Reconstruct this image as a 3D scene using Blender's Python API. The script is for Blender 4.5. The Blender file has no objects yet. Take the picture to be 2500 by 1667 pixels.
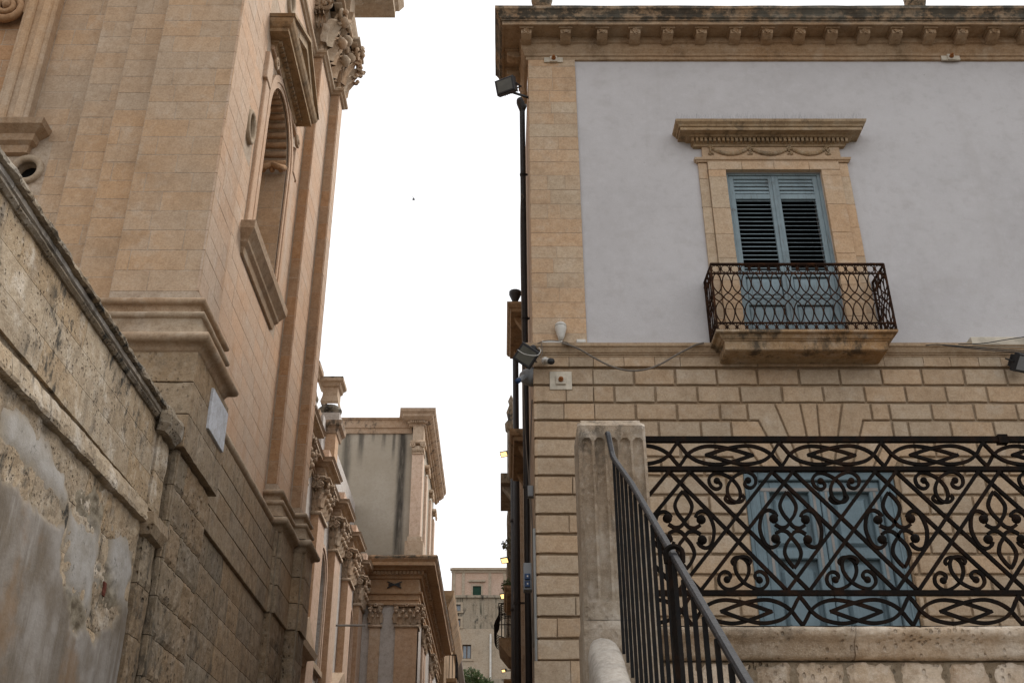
import bpy, math, random
from mathutils import Vector, Matrix, noise
random.seed(7)
R = math.radians
scene = bpy.context.scene
col = scene.collection

# ---------------------------------------------------------------- camera, sky, sun, exposure
FPX, CX, CY, PITCH = 2625.0, 1224.0, 833.5, R(28.5)
cam_d = bpy.data.cameras.new('camera'); cam = bpy.data.objects.new('camera', cam_d); col.objects.link(cam)
cam_d.sensor_width = 36.0; cam_d.lens = 36.0 * FPX / 2500.0
cam_d.shift_x = (1250.0 - CX) / 2500.0
cam_d.clip_start = 0.05; cam_d.clip_end = 3000
cam.location = (0, 0, 0); cam.rotation_euler = (R(90) + PITCH, 0, 0)
scene.camera = cam

SUN_EL, SUN_AZ = R(52), R(60)          # azimuth measured from +Y (street) towards +X
world = bpy.data.worlds.new('World'); scene.world = world; world.use_nodes = True
wn = world.node_tree.nodes; wl = world.node_tree.links
sky = wn.new('ShaderNodeTexSky'); sky.sky_type = 'NISHITA'; sky.sun_disc = False
sky.sun_elevation = SUN_EL; sky.sun_rotation = SUN_AZ; sky.air_density = 1.0; sky.dust_density = 4.0
hs = wn.new('ShaderNodeHueSaturation'); hs.inputs['Saturation'].default_value = 0.12
wl.new(sky.outputs[0], hs.inputs['Color'])
wm = wn.new('ShaderNodeMix'); wm.data_type = 'RGBA'; wm.inputs[0].default_value = 0.72
wl.new(hs.outputs[0], wm.inputs[6]); wm.inputs[7].default_value = (11.0, 11.1, 11.4, 1)   # even cloud deck
bg = wn['Background']; wl.new(wm.outputs[2], bg.inputs[0]); bg.inputs[1].default_value = 0.095
sd = bpy.data.lights.new('sun', 'SUN'); sd.energy = 1.5; sd.angle = R(20); sd.color = (1.0, 0.95, 0.88)
sun = bpy.data.objects.new('sun', sd); col.objects.link(sun)
sdir = Vector((math.sin(SUN_AZ) * math.cos(SUN_EL), math.cos(SUN_AZ) * math.cos(SUN_EL), math.sin(SUN_EL)))
sun.rotation_euler = sdir.to_track_quat('Z', 'Y').to_euler(); sun.location = (20, 10, 40)
scene.view_settings.view_transform = 'Standard'; scene.view_settings.look = 'None'
scene.view_settings.exposure = 0.58; scene.view_settings.gamma = 1.0
scene.view_settings.use_curve_mapping = False
scene.render.engine = 'CYCLES'

# ---------------------------------------------------------------- photo pixel -> direction (a distance is always given)
_c, _s = math.cos(PITCH), math.sin(PITCH)
def ray(u, v):
    yi = CY - v
    return (u - CX, FPX * _c - yi * _s, FPX * _s + yi * _c)
def onY(u, v, Y):
    r = ray(u, v); k = Y / r[1]; return Vector((r[0] * k, Y, r[2] * k))
def onX(u, v, X):
    r = ray(u, v); k = X / r[0]; return Vector((X, r[1] * k, r[2] * k))
def zY(v, Y): return onY(CX, v, Y).z

# ---------------------------------------------------------------- materials
class NT:
    def __init__(s, name):
        s.m = bpy.data.materials.new(name); s.m.use_nodes = True
        s.t = s.m.node_tree; s.b = s.t.nodes['Principled BSDF']
    def n(s, typ, **kw):
        nd = s.t.nodes.new(typ)
        for k, v in kw.items():
            if k.startswith('_'): setattr(nd, k[1:], v)
            else:
                i = nd.inputs[int(k[1:])] if k[0] == 'i' and k[1:].isdigit() else nd.inputs[k]
                s.set(i, v)
        return nd
    def set(s, i, v):
        if isinstance(v, bpy.types.NodeSocket): s.t.links.new(v, i)
        else:
            if isinstance(v, (tuple, list)) and len(v) == 3 and i.type == 'RGBA': v = (*v, 1)
            i.default_value = v
    def pos(s, sc=(1, 1, 1), off=(0, 0, 0)):
        g = s.n('ShaderNodeNewGeometry')
        mp = s.n('ShaderNodeMapping', Vector=g.outputs['Position'], Scale=sc, Location=off)
        return mp.outputs[0]
    def noise(s, scale, detail=5, rough=.6, sc=(1, 1, 1), off=(0, 0, 0)):
        return s.n('ShaderNodeTexNoise', Vector=s.pos(sc, off), Scale=scale, Detail=detail, Roughness=rough).outputs[0]
    def ramp(s, x, a, b, lo=0., hi=1.):
        m = s.n('ShaderNodeMapRange', _interpolation_type='SMOOTHSTEP', Value=x)
        m.inputs[1].default_value = a; m.inputs[2].default_value = b
        m.inputs[3].default_value = lo; m.inputs[4].default_value = hi
        return m.outputs[0]
    def mix(s, f, a, b, mode='MIX'):
        m = s.n('ShaderNodeMix', _data_type='RGBA', _blend_type=mode)
        s.set(m.inputs[0], f); s.set(m.inputs[6], a); s.set(m.inputs[7], b)
        return m.outputs[2]
    def math(s, op, a, b=0.):
        m = s.n('ShaderNodeMath', _operation=op); s.set(m.inputs[0], a); s.set(m.inputs[1], b); return m.outputs[0]
    def attr(s, name='var'):
        return s.n('ShaderNodeAttribute', _attribute_name=name).outputs['Fac']
    def sepz(s):
        g = s.n('ShaderNodeNewGeometry'); x = s.n('ShaderNodeSeparateXYZ', Vector=g.outputs['Position']); return x.outputs
    def finish(s, color, rough=.9, bump=None, strength=.3, dist=.02, spec=.25, metal=0.):
        s.set(s.b.inputs['Base Color'], color); s.set(s.b.inputs['Roughness'], rough)
        s.b.inputs['Specular IOR Level'].default_value = spec; s.b.inputs['Metallic'].default_value = metal
        if bump is not None:
            bp = s.n('ShaderNodeBump', Strength=strength, Distance=dist, Height=bump)
            s.t.links.new(bp.outputs[0], s.b.inputs['Normal'])
        return s.m

def stone(name, base, warm, pale, varamt=.25, patch=.5, streak=0., streakcol=(.05, .045, .04), lichen=0., lichscale=6.,
          pit=0., bump=.35, crust=None, dirt=(.10, .075, .05), dirtamt=.25, off=0., fine=1., pitscale=26., huevar=.45, sz=.10, mot=1.):
    t = NT(name); o = (off, off * 1.7, off * .6)
    big = t.noise(.55, 4, .55, off=o); mid = t.noise(2.6, 6, .62, off=o); fin = t.noise(38, 5, .7, off=o); grn = t.noise(140, 3, .6, off=o)
    v = t.attr()
    k = t.math('ADD', t.math('MULTIPLY', t.math('SUBTRACT', v, .5), huevar), big)
    c = t.mix(t.ramp(k, .25, .8), base, warm)
    c = t.mix(t.math('MULTIPLY', t.ramp(mid, .52, .72), patch), c, pale)
    vv = t.n('ShaderNodeTexWhiteNoise', _noise_dimensions='1D', W=t.math('MULTIPLY', v, 97.3)).outputs[0]
    val = t.math('ADD', 1. - varamt * .5, t.math('MULTIPLY', vv, varamt))
    c = t.mix(1., c, t.n('ShaderNodeCombineColor', i0=val, i1=val, i2=val).outputs[0], 'MULTIPLY')
    c = t.mix(t.math('MULTIPLY', t.ramp(t.noise(1.4, 7, .65, off=(3 + off, 1, 5)), .5, .75), dirtamt), c, dirt)
    c = t.mix(t.ramp(fin, .36, .68, 0., .42 * fine), c, t.mix(1., c, (.5, .45, .4), 'MULTIPLY'))
    m9 = t.noise(9., 8, .7, off=(off, 6, 2)); c = t.mix(t.ramp(m9, .47, .66, 0., .5 * mot), c, t.mix(1., c, (.62, .56, .5), 'MULTIPLY')); c = t.mix(t.ramp(m9, .5, .3, 0., .35 * mot), c, pale)
    c = t.mix(t.ramp(grn, .52, .72, 0., .34 * fine), c, pale)
    if streak > 0:
        st = t.noise(3.2, 5, .65, sc=(1, 1, sz), off=o); st2 = t.noise(.7, 3, .5, off=(9, off, 2))
        c = t.mix(t.math('MULTIPLY', t.math('MULTIPLY', t.ramp(st, .5, .68), t.ramp(st2, .42, .6)), streak), c, streakcol)
    if lichen > 0:
        l1 = t.noise(lichscale, 9, .72, sc=(1, 1, .55), off=(1 + off, 4, 7)); l2 = t.noise(.9, 3, .5, off=(5, 2 + off, 1))
        c = t.mix(t.math('MULTIPLY', t.math('MULTIPLY', t.ramp(l1, .49, .62), t.ramp(l2, .38, .56)), lichen), c, (.035, .033, .028))
    h = t.math('ADD', t.math('MULTIPLY', fin, .5), t.math('MULTIPLY', mid, .9))
    if pit > 0:
        vo = t.n('ShaderNodeTexVoronoi', Vector=t.pos((1, 1, .6)), Scale=pitscale).outputs['Distance']
        gate = t.ramp(t.noise(3.1, 4, .6, off=(2, 2, off)), .42, .62)
        pt = t.math('MULTIPLY', t.ramp(vo, .12, .34, 1., 0.), gate)
        h = t.math('SUBTRACT', h, t.math('MULTIPLY', pt, pit * 2.2))
        c = t.mix(t.math('MULTIPLY', pt, min(.75, pit * .7)), c, (.06, .048, .036))
    if crust:
        z = t.sepz()[2]; g = t.ramp(z, crust[0], crust[1]); cn = t.noise(3.4, 10, .74, sc=(1, 1, 1.6), off=o)
        cn2 = t.noise(11., 8, .7, off=o)
        f = t.math('MULTIPLY', t.math('ADD', t.ramp(cn, .42, .56, 0., .85), t.ramp(cn2, .47, .6, 0., .35)), g)
        c = t.mix(t.math('MINIMUM', f, .9), c, (.03, .03, .026))
        c = t.mix(t.math('MULTIPLY', t.ramp(t.noise(1.2, 6, .6, off=(7, 7, 7)), .4, .65), t.math('MULTIPLY', g, .55)), c, (.15, .145, .12))
    return t.finish(c, .92, h, bump, .025)

M = {}
CH_B, CH_W, CH_P = (.37, .245, .155), (.42, .235, .12), (.50, .37, .26)
M['church'] = stone('church_limestone', (.445, .335, .235), (.50, .315, .175), (.56, .46, .36), varamt=.09, patch=.5, dirtamt=.38, dirt=(.22, .14, .075), huevar=.22, mot=.55, streak=.25, streakcol=(.25, .16, .09))
M['church_pink_lit'] = stone('church_lit_pink_limestone', (.525, .40, .30), (.56, .365, .235), (.60, .50, .41), varamt=.07, patch=.45, dirtamt=.22, dirt=(.32, .19, .10), off=3, huevar=.25, streak=.4, streakcol=(.42, .23, .11), mot=.5)  # paler copy for street-side faces, their stronger light put into the colour
M['church_orange_shade'] = stone('church_shaded_orange_limestone', (.38, .25, .155), (.41, .235, .12), (.45, .33, .22), varamt=.12, patch=.35, dirtamt=.3, off=5, huevar=.4)  # darker copy for returns and recesses, their shade put into the colour
M['church_mould'] = stone('church_carved_limestone', (.39, .305, .215), (.40, .265, .16), (.48, .41, .33), varamt=.1, patch=.5, dirtamt=.5, dirt=(.13, .09, .055), off=8)
M['mortar'] = stone('pale_mortar', (.45, .36, .27), (.43, .33, .24), (.53, .45, .37), varamt=.05, dirtamt=.3)
M['tufa'] = stone('pitted_tufa', (0.239, 0.188, 0.128), (0.263, 0.184, 0.109), (0.398, 0.343, 0.271), varamt=.28, patch=.5, lichen=.6, lichscale=8, pit=1., bump=.9, dirtamt=.5, dirt=(.045, .037, .027), off=11, pitscale=18)
M['ped'] = stone('weathered_pedestal', (0.305, 0.234, 0.157), (0.330, 0.228, 0.132), (0.421, 0.355, 0.272), varamt=.16, patch=.45, pit=.55, lichen=.35, lichscale=9, bump=.6, dirtamt=.45, dirt=(.055, .043, .03), off=14, streak=.45, pitscale=24)
M['oldwall'] = stone('old_parapet_stone', (0.385, 0.310, 0.220), (0.363, 0.260, 0.151), (0.605, 0.544, 0.461), varamt=.22, patch=.9, lichen=.95, lichscale=6, pit=.6, bump=.8, dirtamt=.55, dirt=(.09, .068, .045), off=17, streak=.6, pitscale=30)
M['coping'] = stone('grey_lichened_coping', (0.243, 0.211, 0.165), (0.257, 0.194, 0.122), (0.458, 0.422, 0.372), varamt=.3, patch=.6, lichen=1., lichscale=6, pit=.5, bump=.9, dirtamt=.6, dirt=(.038, .036, .032), off=21)
M['oldplaster'] = stone('stained_lime_plaster', (.33, .28, .225), (.30, .235, .165), (.47, .44, .41), varamt=.05, patch=.6, streak=.75, streakcol=(.12, .095, .07), bump=.25, dirtamt=.5, dirt=(.16, .11, .065), off=24)
M['whiteplaster'] = stone('white_lime_patch', (.40, .375, .345), (.33, .285, .23), (.46, .44, .415), varamt=.05, patch=.5, streak=.5, lichen=.6, bump=.3, off=26)
M['mortarrough'] = stone('rough_old_mortar', (0.275, 0.225, 0.160), (0.250, 0.181, 0.112), (0.362, 0.325, 0.263), varamt=.1, pit=.7, bump=1., dirtamt=.4, off=28, pitscale=40)
M['palstone'] = stone('palazzo_limestone', (.475, .37, .26), (.51, .34, .205), (.56, .475, .375), varamt=.12, patch=.5, dirtamt=.25, off=31, huevar=.4, mot=.6)
M['rust'] = stone('palazzo_rusticated_stone', (.41, .32, .225), (.44, .31, .195), (.50, .43, .345), varamt=.16, patch=.5, dirtamt=.34, dirt=(.18, .125, .075), off=34, fine=1.1, huevar=.45, streak=.3, streakcol=(.20, .145, .09), mot=.7)
M['joint'] = stone('palazzo_joint_stone', (.31, .235, .158), (.30, .205, .12), (.36, .29, .21), varamt=.05, dirtamt=.3, off=36)
M['palcornice'] = stone('palazzo_cornice_stone', (0.370, 0.269, 0.174), (0.347, 0.213, 0.112), (0.448, 0.370, 0.280), varamt=.15, patch=.45, dirtamt=.65, dirt=(.10, .06, .028), crust=(13.02, 13.14), off=38)
M['hoodstone'] = stone('window_hood_stone', (0.363, 0.270, 0.171), (0.341, 0.226, 0.121), (0.440, 0.369, 0.275), varamt=.15, patch=.45, dirtamt=.6, dirt=(.09, .056, .028), lichen=.45, off=41)
M['slabstone'] = stone('balcony_slab_stone', (0.381, 0.280, 0.174), (0.381, 0.224, 0.101), (0.504, 0.437, 0.358), varamt=.1, patch=.65, dirtamt=.7, dirt=(.14, .07, .025), lichen=.75, lichscale=4, off=43, streak=.5, streakcol=(.06, .045, .03))
M['terrace'] = stone('terrace_stone', (0.520, 0.420, 0.311), (0.453, 0.319, 0.201), (0.771, 0.696, 0.595), varamt=.3, patch=.7, pit=.45, bump=.8, dirtamt=.5, lichen=.4, off=46, pitscale=34)
M['pillar'] = stone('fluted_pillar_stone', (0.356, 0.305, 0.237), (0.320, 0.232, 0.153), (0.553, 0.503, 0.437), varamt=.05, patch=.75, streak=.85, streakcol=(.085, .06, .038), lichen=.65, lichscale=16, bump=.6, dirtamt=.6, dirt=(.09, .07, .05), off=48, pit=.25)
M['cheek'] = stone('pale_marble_cheek', (.42, .385, .34), (.35, .31, .26), (.50, .475, .44), varamt=.05, patch=.5, bump=.3, lichen=.2, lichscale=14, dirtamt=.25, off=51, mot=.25)
M['conv_orange_shade'] = stone('convent_orange_shaded_stone', (0.540, 0.367, 0.238), (0.562, 0.346, 0.205), (0.605, 0.464, 0.356), varamt=.1, patch=.3, dirtamt=.2, off=54, huevar=.3)  # orange stone, also the darker copy that paints shade on pilaster returns
M['conv_pink_lit'] = stone('convent_lit_pink_stone', (.62, .47, .36), (.64, .45, .33), (.66, .54, .45), varamt=.08, patch=.3, dirtamt=.1, off=56, huevar=.3)  # pink stone lightened, brightness of the lit pilaster faces put into the colour
M['conv_mould'] = stone('convent_carved_stone', (.52, .405, .295), (.52, .37, .25), (.58, .49, .40), varamt=.1, patch=.35, dirtamt=.35, off=57)
M['conv_grey'] = stone('convent_grey_render', (.55, .52, .49), (.53, .48, .43), (.60, .57, .55), varamt=.03, patch=.3, dirtamt=.2, off=58, bump=.15)
M['towerc'] = stone('block_cornice_stone', (.42, .305, .205), (.40, .25, .14), (.47, .39, .30), varamt=.1, patch=.3, dirtamt=.4, crust=(9.03, 9.12), off=61)
M['towertop'] = stone('tower_cornice_stone', (.42, .31, .22), (.40, .27, .17), (.46, .38, .3), varamt=.1, patch=.3, dirtamt=.4, lichen=.8, off=62)
M['street_wall'] = stone('side_street_plaster', (.46, .36, .27), (.44, .31, .21), (.52, .45, .37), varamt=.05, patch=.4, streak=.5, dirtamt=.35, off=63, bump=.15)
M['brownstone'] = stone('brown_stained_stone', (.30, .20, .115), (.28, .165, .075), (.36, .27, .18), varamt=.1, dirtamt=.5, lichen=.5, off=64)
M['far_pink'] = stone('far_pink_render', (.50, .37, .29), (.48, .33, .24), (.55, .44, .36), varamt=.04, patch=.4, dirtamt=.2, off=66, bump=.05)
M['far_grey'] = stone('far_ivy_stained_wall', (.33, .285, .22), (.31, .25, .18), (.39, .345, .28), varamt=.04, patch=.4, streak=1., streakcol=(.05, .05, .035), lichen=1., lichscale=1.6, dirtamt=.4, off=67, bump=.1, sz=.04)
M['far_beige'] = stone('far_beige_render', (.40, .335, .255), (.37, .29, .205), (.46, .40, .33), varamt=.04, patch=.4, dirtamt=.35, off=68, bump=.05)
M['ground'] = stone('street_paving_stone', (.15, .13, .105), (.14, .115, .085), (.20, .18, .155), varamt=.2, dirtamt=.3, off=70)

def oldrender_mat():
    t = NT('patched_lime_render'); G, Wt, Rg = t.attr('grey'), t.attr('white'), t.attr('rough')
    a = t.noise(.8, 6, .62); st = t.noise(2.6, 6, .65, sc=(1, 1, .16)); f = t.noise(30, 6, .7); m2 = t.noise(5, 8, .68); l1 = t.noise(9, 9, .74, off=(3, 3, 3)); st2 = t.noise(7, 5, .6, sc=(1, 1, .10), off=(1, 5, 1))
    c = t.mix(t.ramp(m2, .4, .65), (.20, .155, .10), (.30, .255, .195))
    c = t.mix(Rg, c, t.mix(t.ramp(l1, .4, .62), (.24, .205, .15), (.11, .086, .058)))
    w = t.mix(t.ramp(m2, .35, .7), (.36, .34, .315), (.27, .245, .21)); w = t.mix(t.ramp(l1, .57, .66, 0., .7), w, (.09, .08, .065))
    c = t.mix(Wt, c, w)
    g = t.mix(t.ramp(a, .38, .62), (.15, .12, .088), (.29, .267, .243)); g = t.mix(t.ramp(st, .45, .68, 0., .8), g, (.115, .09, .064)); g = t.mix(t.ramp(st2, .55, .72, 0., .55), g, (.34, .318, .292))
    g = t.mix(t.ramp(t.noise(1.3, 5, .6, off=(9, 2, 4)), .56, .7, 0., .6), g, (.20, .12, .058)); g = t.mix(t.ramp(f, .6, .8, 0., .3), g, (.1, .085, .07))
    c = t.mix(G, c, g)
    return t.finish(c, .93, t.math('ADD', f, t.math('MULTIPLY', m2, 1.2)), .4, .015)
M['oldrender'] = oldrender_mat()
def tower_mat():
    t = NT('tower_rain_streaked_render'); o = t.sepz(); x, z = o[0], o[2]
    a = t.noise(.6, 5, .6); f = t.noise(14, 6, .7); w = t.noise(1.1, 5, .6, sc=(1, 1, .5)); e = t.noise(6, 6, .7, sc=(1, 1, .12))
    c = t.mix(t.ramp(a, .35, .65), (.35, .305, .24), (.41, .365, .30)); c = t.mix(t.ramp(f, .4, .7, 0., .35), c, (.27, .23, .18))
    xx = t.math('ADD', x, t.math('MULTIPLY', t.math('SUBTRACT', w, .5), .12))
    for xc, hw, zlo, zhi, am in ((-3.03, .13, 8.6, 9.2, .95), (-3.3, .05, 12.2, 13.0, .7), (-3.62, .06, 12.6, 13.2, .65), (-3.95, .05, 12.9, 13.3, .6), (-4.3, .09, 12.0, 13.1, .75), (-4.72, .13, 9.6, 10.6, .7)):
        d = t.math('ABSOLUTE', t.math('SUBTRACT', xx, xc)); band = t.ramp(d, hw * 1.5, hw * .35); g = t.ramp(z, zlo, zhi)
        c = t.mix(t.math('MULTIPLY', t.math('MULTIPLY', t.math('MULTIPLY', band, g), t.ramp(e, .3, .6, .45, 1.)), am), c, (.045, .04, .034))
    return t.finish(c, .93, f, .2, .02)
M['tower'] = tower_mat()
def plaster_mat():
    t = NT('lilac_grey_plaster')
    a = t.noise(.5, 5, .6); b = t.noise(2.2, 6, .65, off=(4, 1, 2)); f = t.noise(60, 4, .7); g = t.noise(7, 6, .6)
    c = t.mix(t.ramp(a, .3, .7), (.44, .425, .425), (.50, .485, .485))
    c = t.mix(t.ramp(b, .5, .74, 0., .4), c, (.39, .365, .35))
    c = t.mix(t.ramp(g, .5, .7, 0., .35), c, (.53, .52, .525)); c = t.mix(t.ramp(g, .48, .32, 0., .3), c, (.38, .36, .355))
    c = t.mix(t.ramp(f, .4, .66, 0., .22), c, (.33, .31, .31))
    st = t.noise(2.4, 4, .6, sc=(1, 1, .09)); c = t.mix(t.ramp(st, .56, .8, 0., .35), c, (.36, .33, .31))
    spk = t.noise(26, 2, .5, off=(3, 3, 3)); c = t.mix(t.ramp(spk, .735, .76, 0., .7), c, (.2, .17, .15))
    h = t.math('ADD', t.math('MULTIPLY', f, .5), t.math('MULTIPLY', g, .9))
    return t.finish(c, .93, h, .22, .02)
M['plaster'] = plaster_mat()

def paint_mat(name, base, worn, amt=.5, z=True, rough=.6):
    t = NT(name); sc = (9, 9, .5) if z else (.5, 9, 9)
    w = t.noise(6, 8, .72, sc=sc); p = t.noise(3.5, 8, .72, off=(2, 7, 1)); v = t.attr()
    c = t.mix(t.ramp(p, .35, .7), base, tuple(x * .72 for x in base))
    c = t.mix(t.ramp(v, 0, 1, 0., .3), c, tuple(min(1, x * 1.25) for x in base))
    f = t.math('ADD', t.ramp(w, .54, .66, 0., .7), t.ramp(p, .6, .72, 0., .8))
    c = t.mix(t.math('MINIMUM', t.math('MULTIPLY', f, amt), .9), c, worn)
    return t.finish(c, rough, w, .4, .01)
M['blue'] = paint_mat('weathered_blue_paint', (.205, .265, .29), (.10, .085, .075), 1.0)
M['bluedoor'] = paint_mat('blue_door_paint', (.14, .195, .22), (.08, .08, .078), .6)
M['green'] = paint_mat('dark_green_shutter_paint', (.012, .05, .03), (.05, .05, .04), .3)
M['wood'] = paint_mat('dark_brown_wood', (.10, .06, .035), (.16, .12, .08), .4)

def iron_mat(name, base, rust, amt, rough=.75, spec=.06):
    t = NT(name); a = t.noise(9, 7, .7); f = t.noise(70, 4, .7)
    c = t.mix(t.math('MULTIPLY', t.ramp(a, .45, .68), amt), base, rust)
    c = t.mix(t.ramp(f, .55, .75, 0., .35), c, tuple(x * .5 for x in base))
    return t.finish(c, t.ramp(f, .2, .8, rough - .12, rough + .2), f, .35, .004, spec=spec)
M['iron'] = iron_mat('old_wrought_iron', (.009, .0072, .006), (.036, .016, .0075), .5)
M['rustiron'] = iron_mat('rusty_wrought_iron', (.022, .012, .008), (.065, .025, .010), .8, .8)
M['handrail'] = iron_mat('polished_dark_handrail', (.018, .018, .021), (.016, .013, .011), .4, .5, .25)
M['baluster'] = iron_mat('dark_painted_bars', (.012, .012, .0125), (.035, .022, .014), .35, .7, .08)
M['darkpipe'] = iron_mat('dark_brown_downpipe', (.017, .013, .012), (.03, .022, .017), .5, .55, .3)
M['boltrust'] = iron_mat('rusty_bolt', (.25, .10, .035), (.14, .05, .02), .8, .8)

def plain(name, c, rough=.5, var=.12, spec=.4, metal=0.):
    t = NT(name); a = t.noise(5, 6, .65); f = t.noise(40, 4, .6)
    cc = t.mix(t.ramp(a, .35, .7), c, tuple(x * (1 - var * 2) for x in c))
    return t.finish(cc, rough, f, .08, .005, spec=spec, metal=metal)
M['blackplastic'] = plain('black_metal_housing', (.016, .016, .018), .5)
M['greyplastic'] = plain('grey_plastic', (.22, .23, .24), .5)
M['whiteplastic'] = plain('aged_white_plastic', (.62, .60, .55), .5, .12)
M['bluesocket'] = plain('blue_socket_cap', (.015, .045, .12), .5)
M['platewhite'] = plain('cream_painted_plate', (.56, .50, .40), .7, .15)
M['lens'] = plain('grey_lens_glass', (.10, .10, .085), .25, .15, .4)
M['cable'] = plain('grey_brown_cable', (.16, .135, .11), .7)
M['cableblack'] = plain('black_cable', (.015, .015, .016), .6)
M['cablewhite'] = plain('white_cable', (.5, .49, .46), .6)
M['marble'] = stone('white_marble_plaque', (.56, .58, .62), (.54, .55, .57), (.66, .68, .72), varamt=.03, patch=.5, bump=.1, dirtamt=.15, dirt=(.3, .29, .27), off=80)
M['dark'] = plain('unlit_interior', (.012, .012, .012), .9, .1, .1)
M['glass'] = plain('dark_window_glass', (.045, .055, .065), .08, .1, .6)
M['paleglass'] = plain('sky_lit_window_glass', (.16, .19, .22), .08, .1, .8)
M['zinc'] = plain('weathered_roof_metal', (.24, .22, .20), .6, .2)
M['greypipe'] = plain('grey_plastic_pipe', (.30, .31, .30), .5)
M['brickred'] = plain('dull_brick_red', (.15, .05, .035), .9, .2, .1)
M['bird'] = plain('dark_feathers', (.03, .03, .03), .8)
def leaf_mat(name, a, b):
    t = NT(name); v = t.attr(); n = t.noise(9, 3, .6)
    c = t.mix(v, a, b); c = t.mix(t.ramp(n, .4, .7, 0., .4), c, tuple(x * .55 for x in a)); return t.finish(c, .6, spec=.3)
M['leaf'] = leaf_mat('wall_plant_leaves', (.045, .075, .025), (.10, .12, .04))
M['dryleaf'] = leaf_mat('dry_wall_plants', (.07, .075, .035), (.16, .13, .07))
def emit(name, c, s):
    t = NT(name); t.b.inputs['Base Color'].default_value = (*c, 1)
    t.b.inputs['Emission Color'].default_value = (*c, 1); t.b.inputs['Emission Strength'].default_value = s; return t.m
M['lamp'] = emit('warm_lit_lamp', (1., .64, .24), 1.3)

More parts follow.
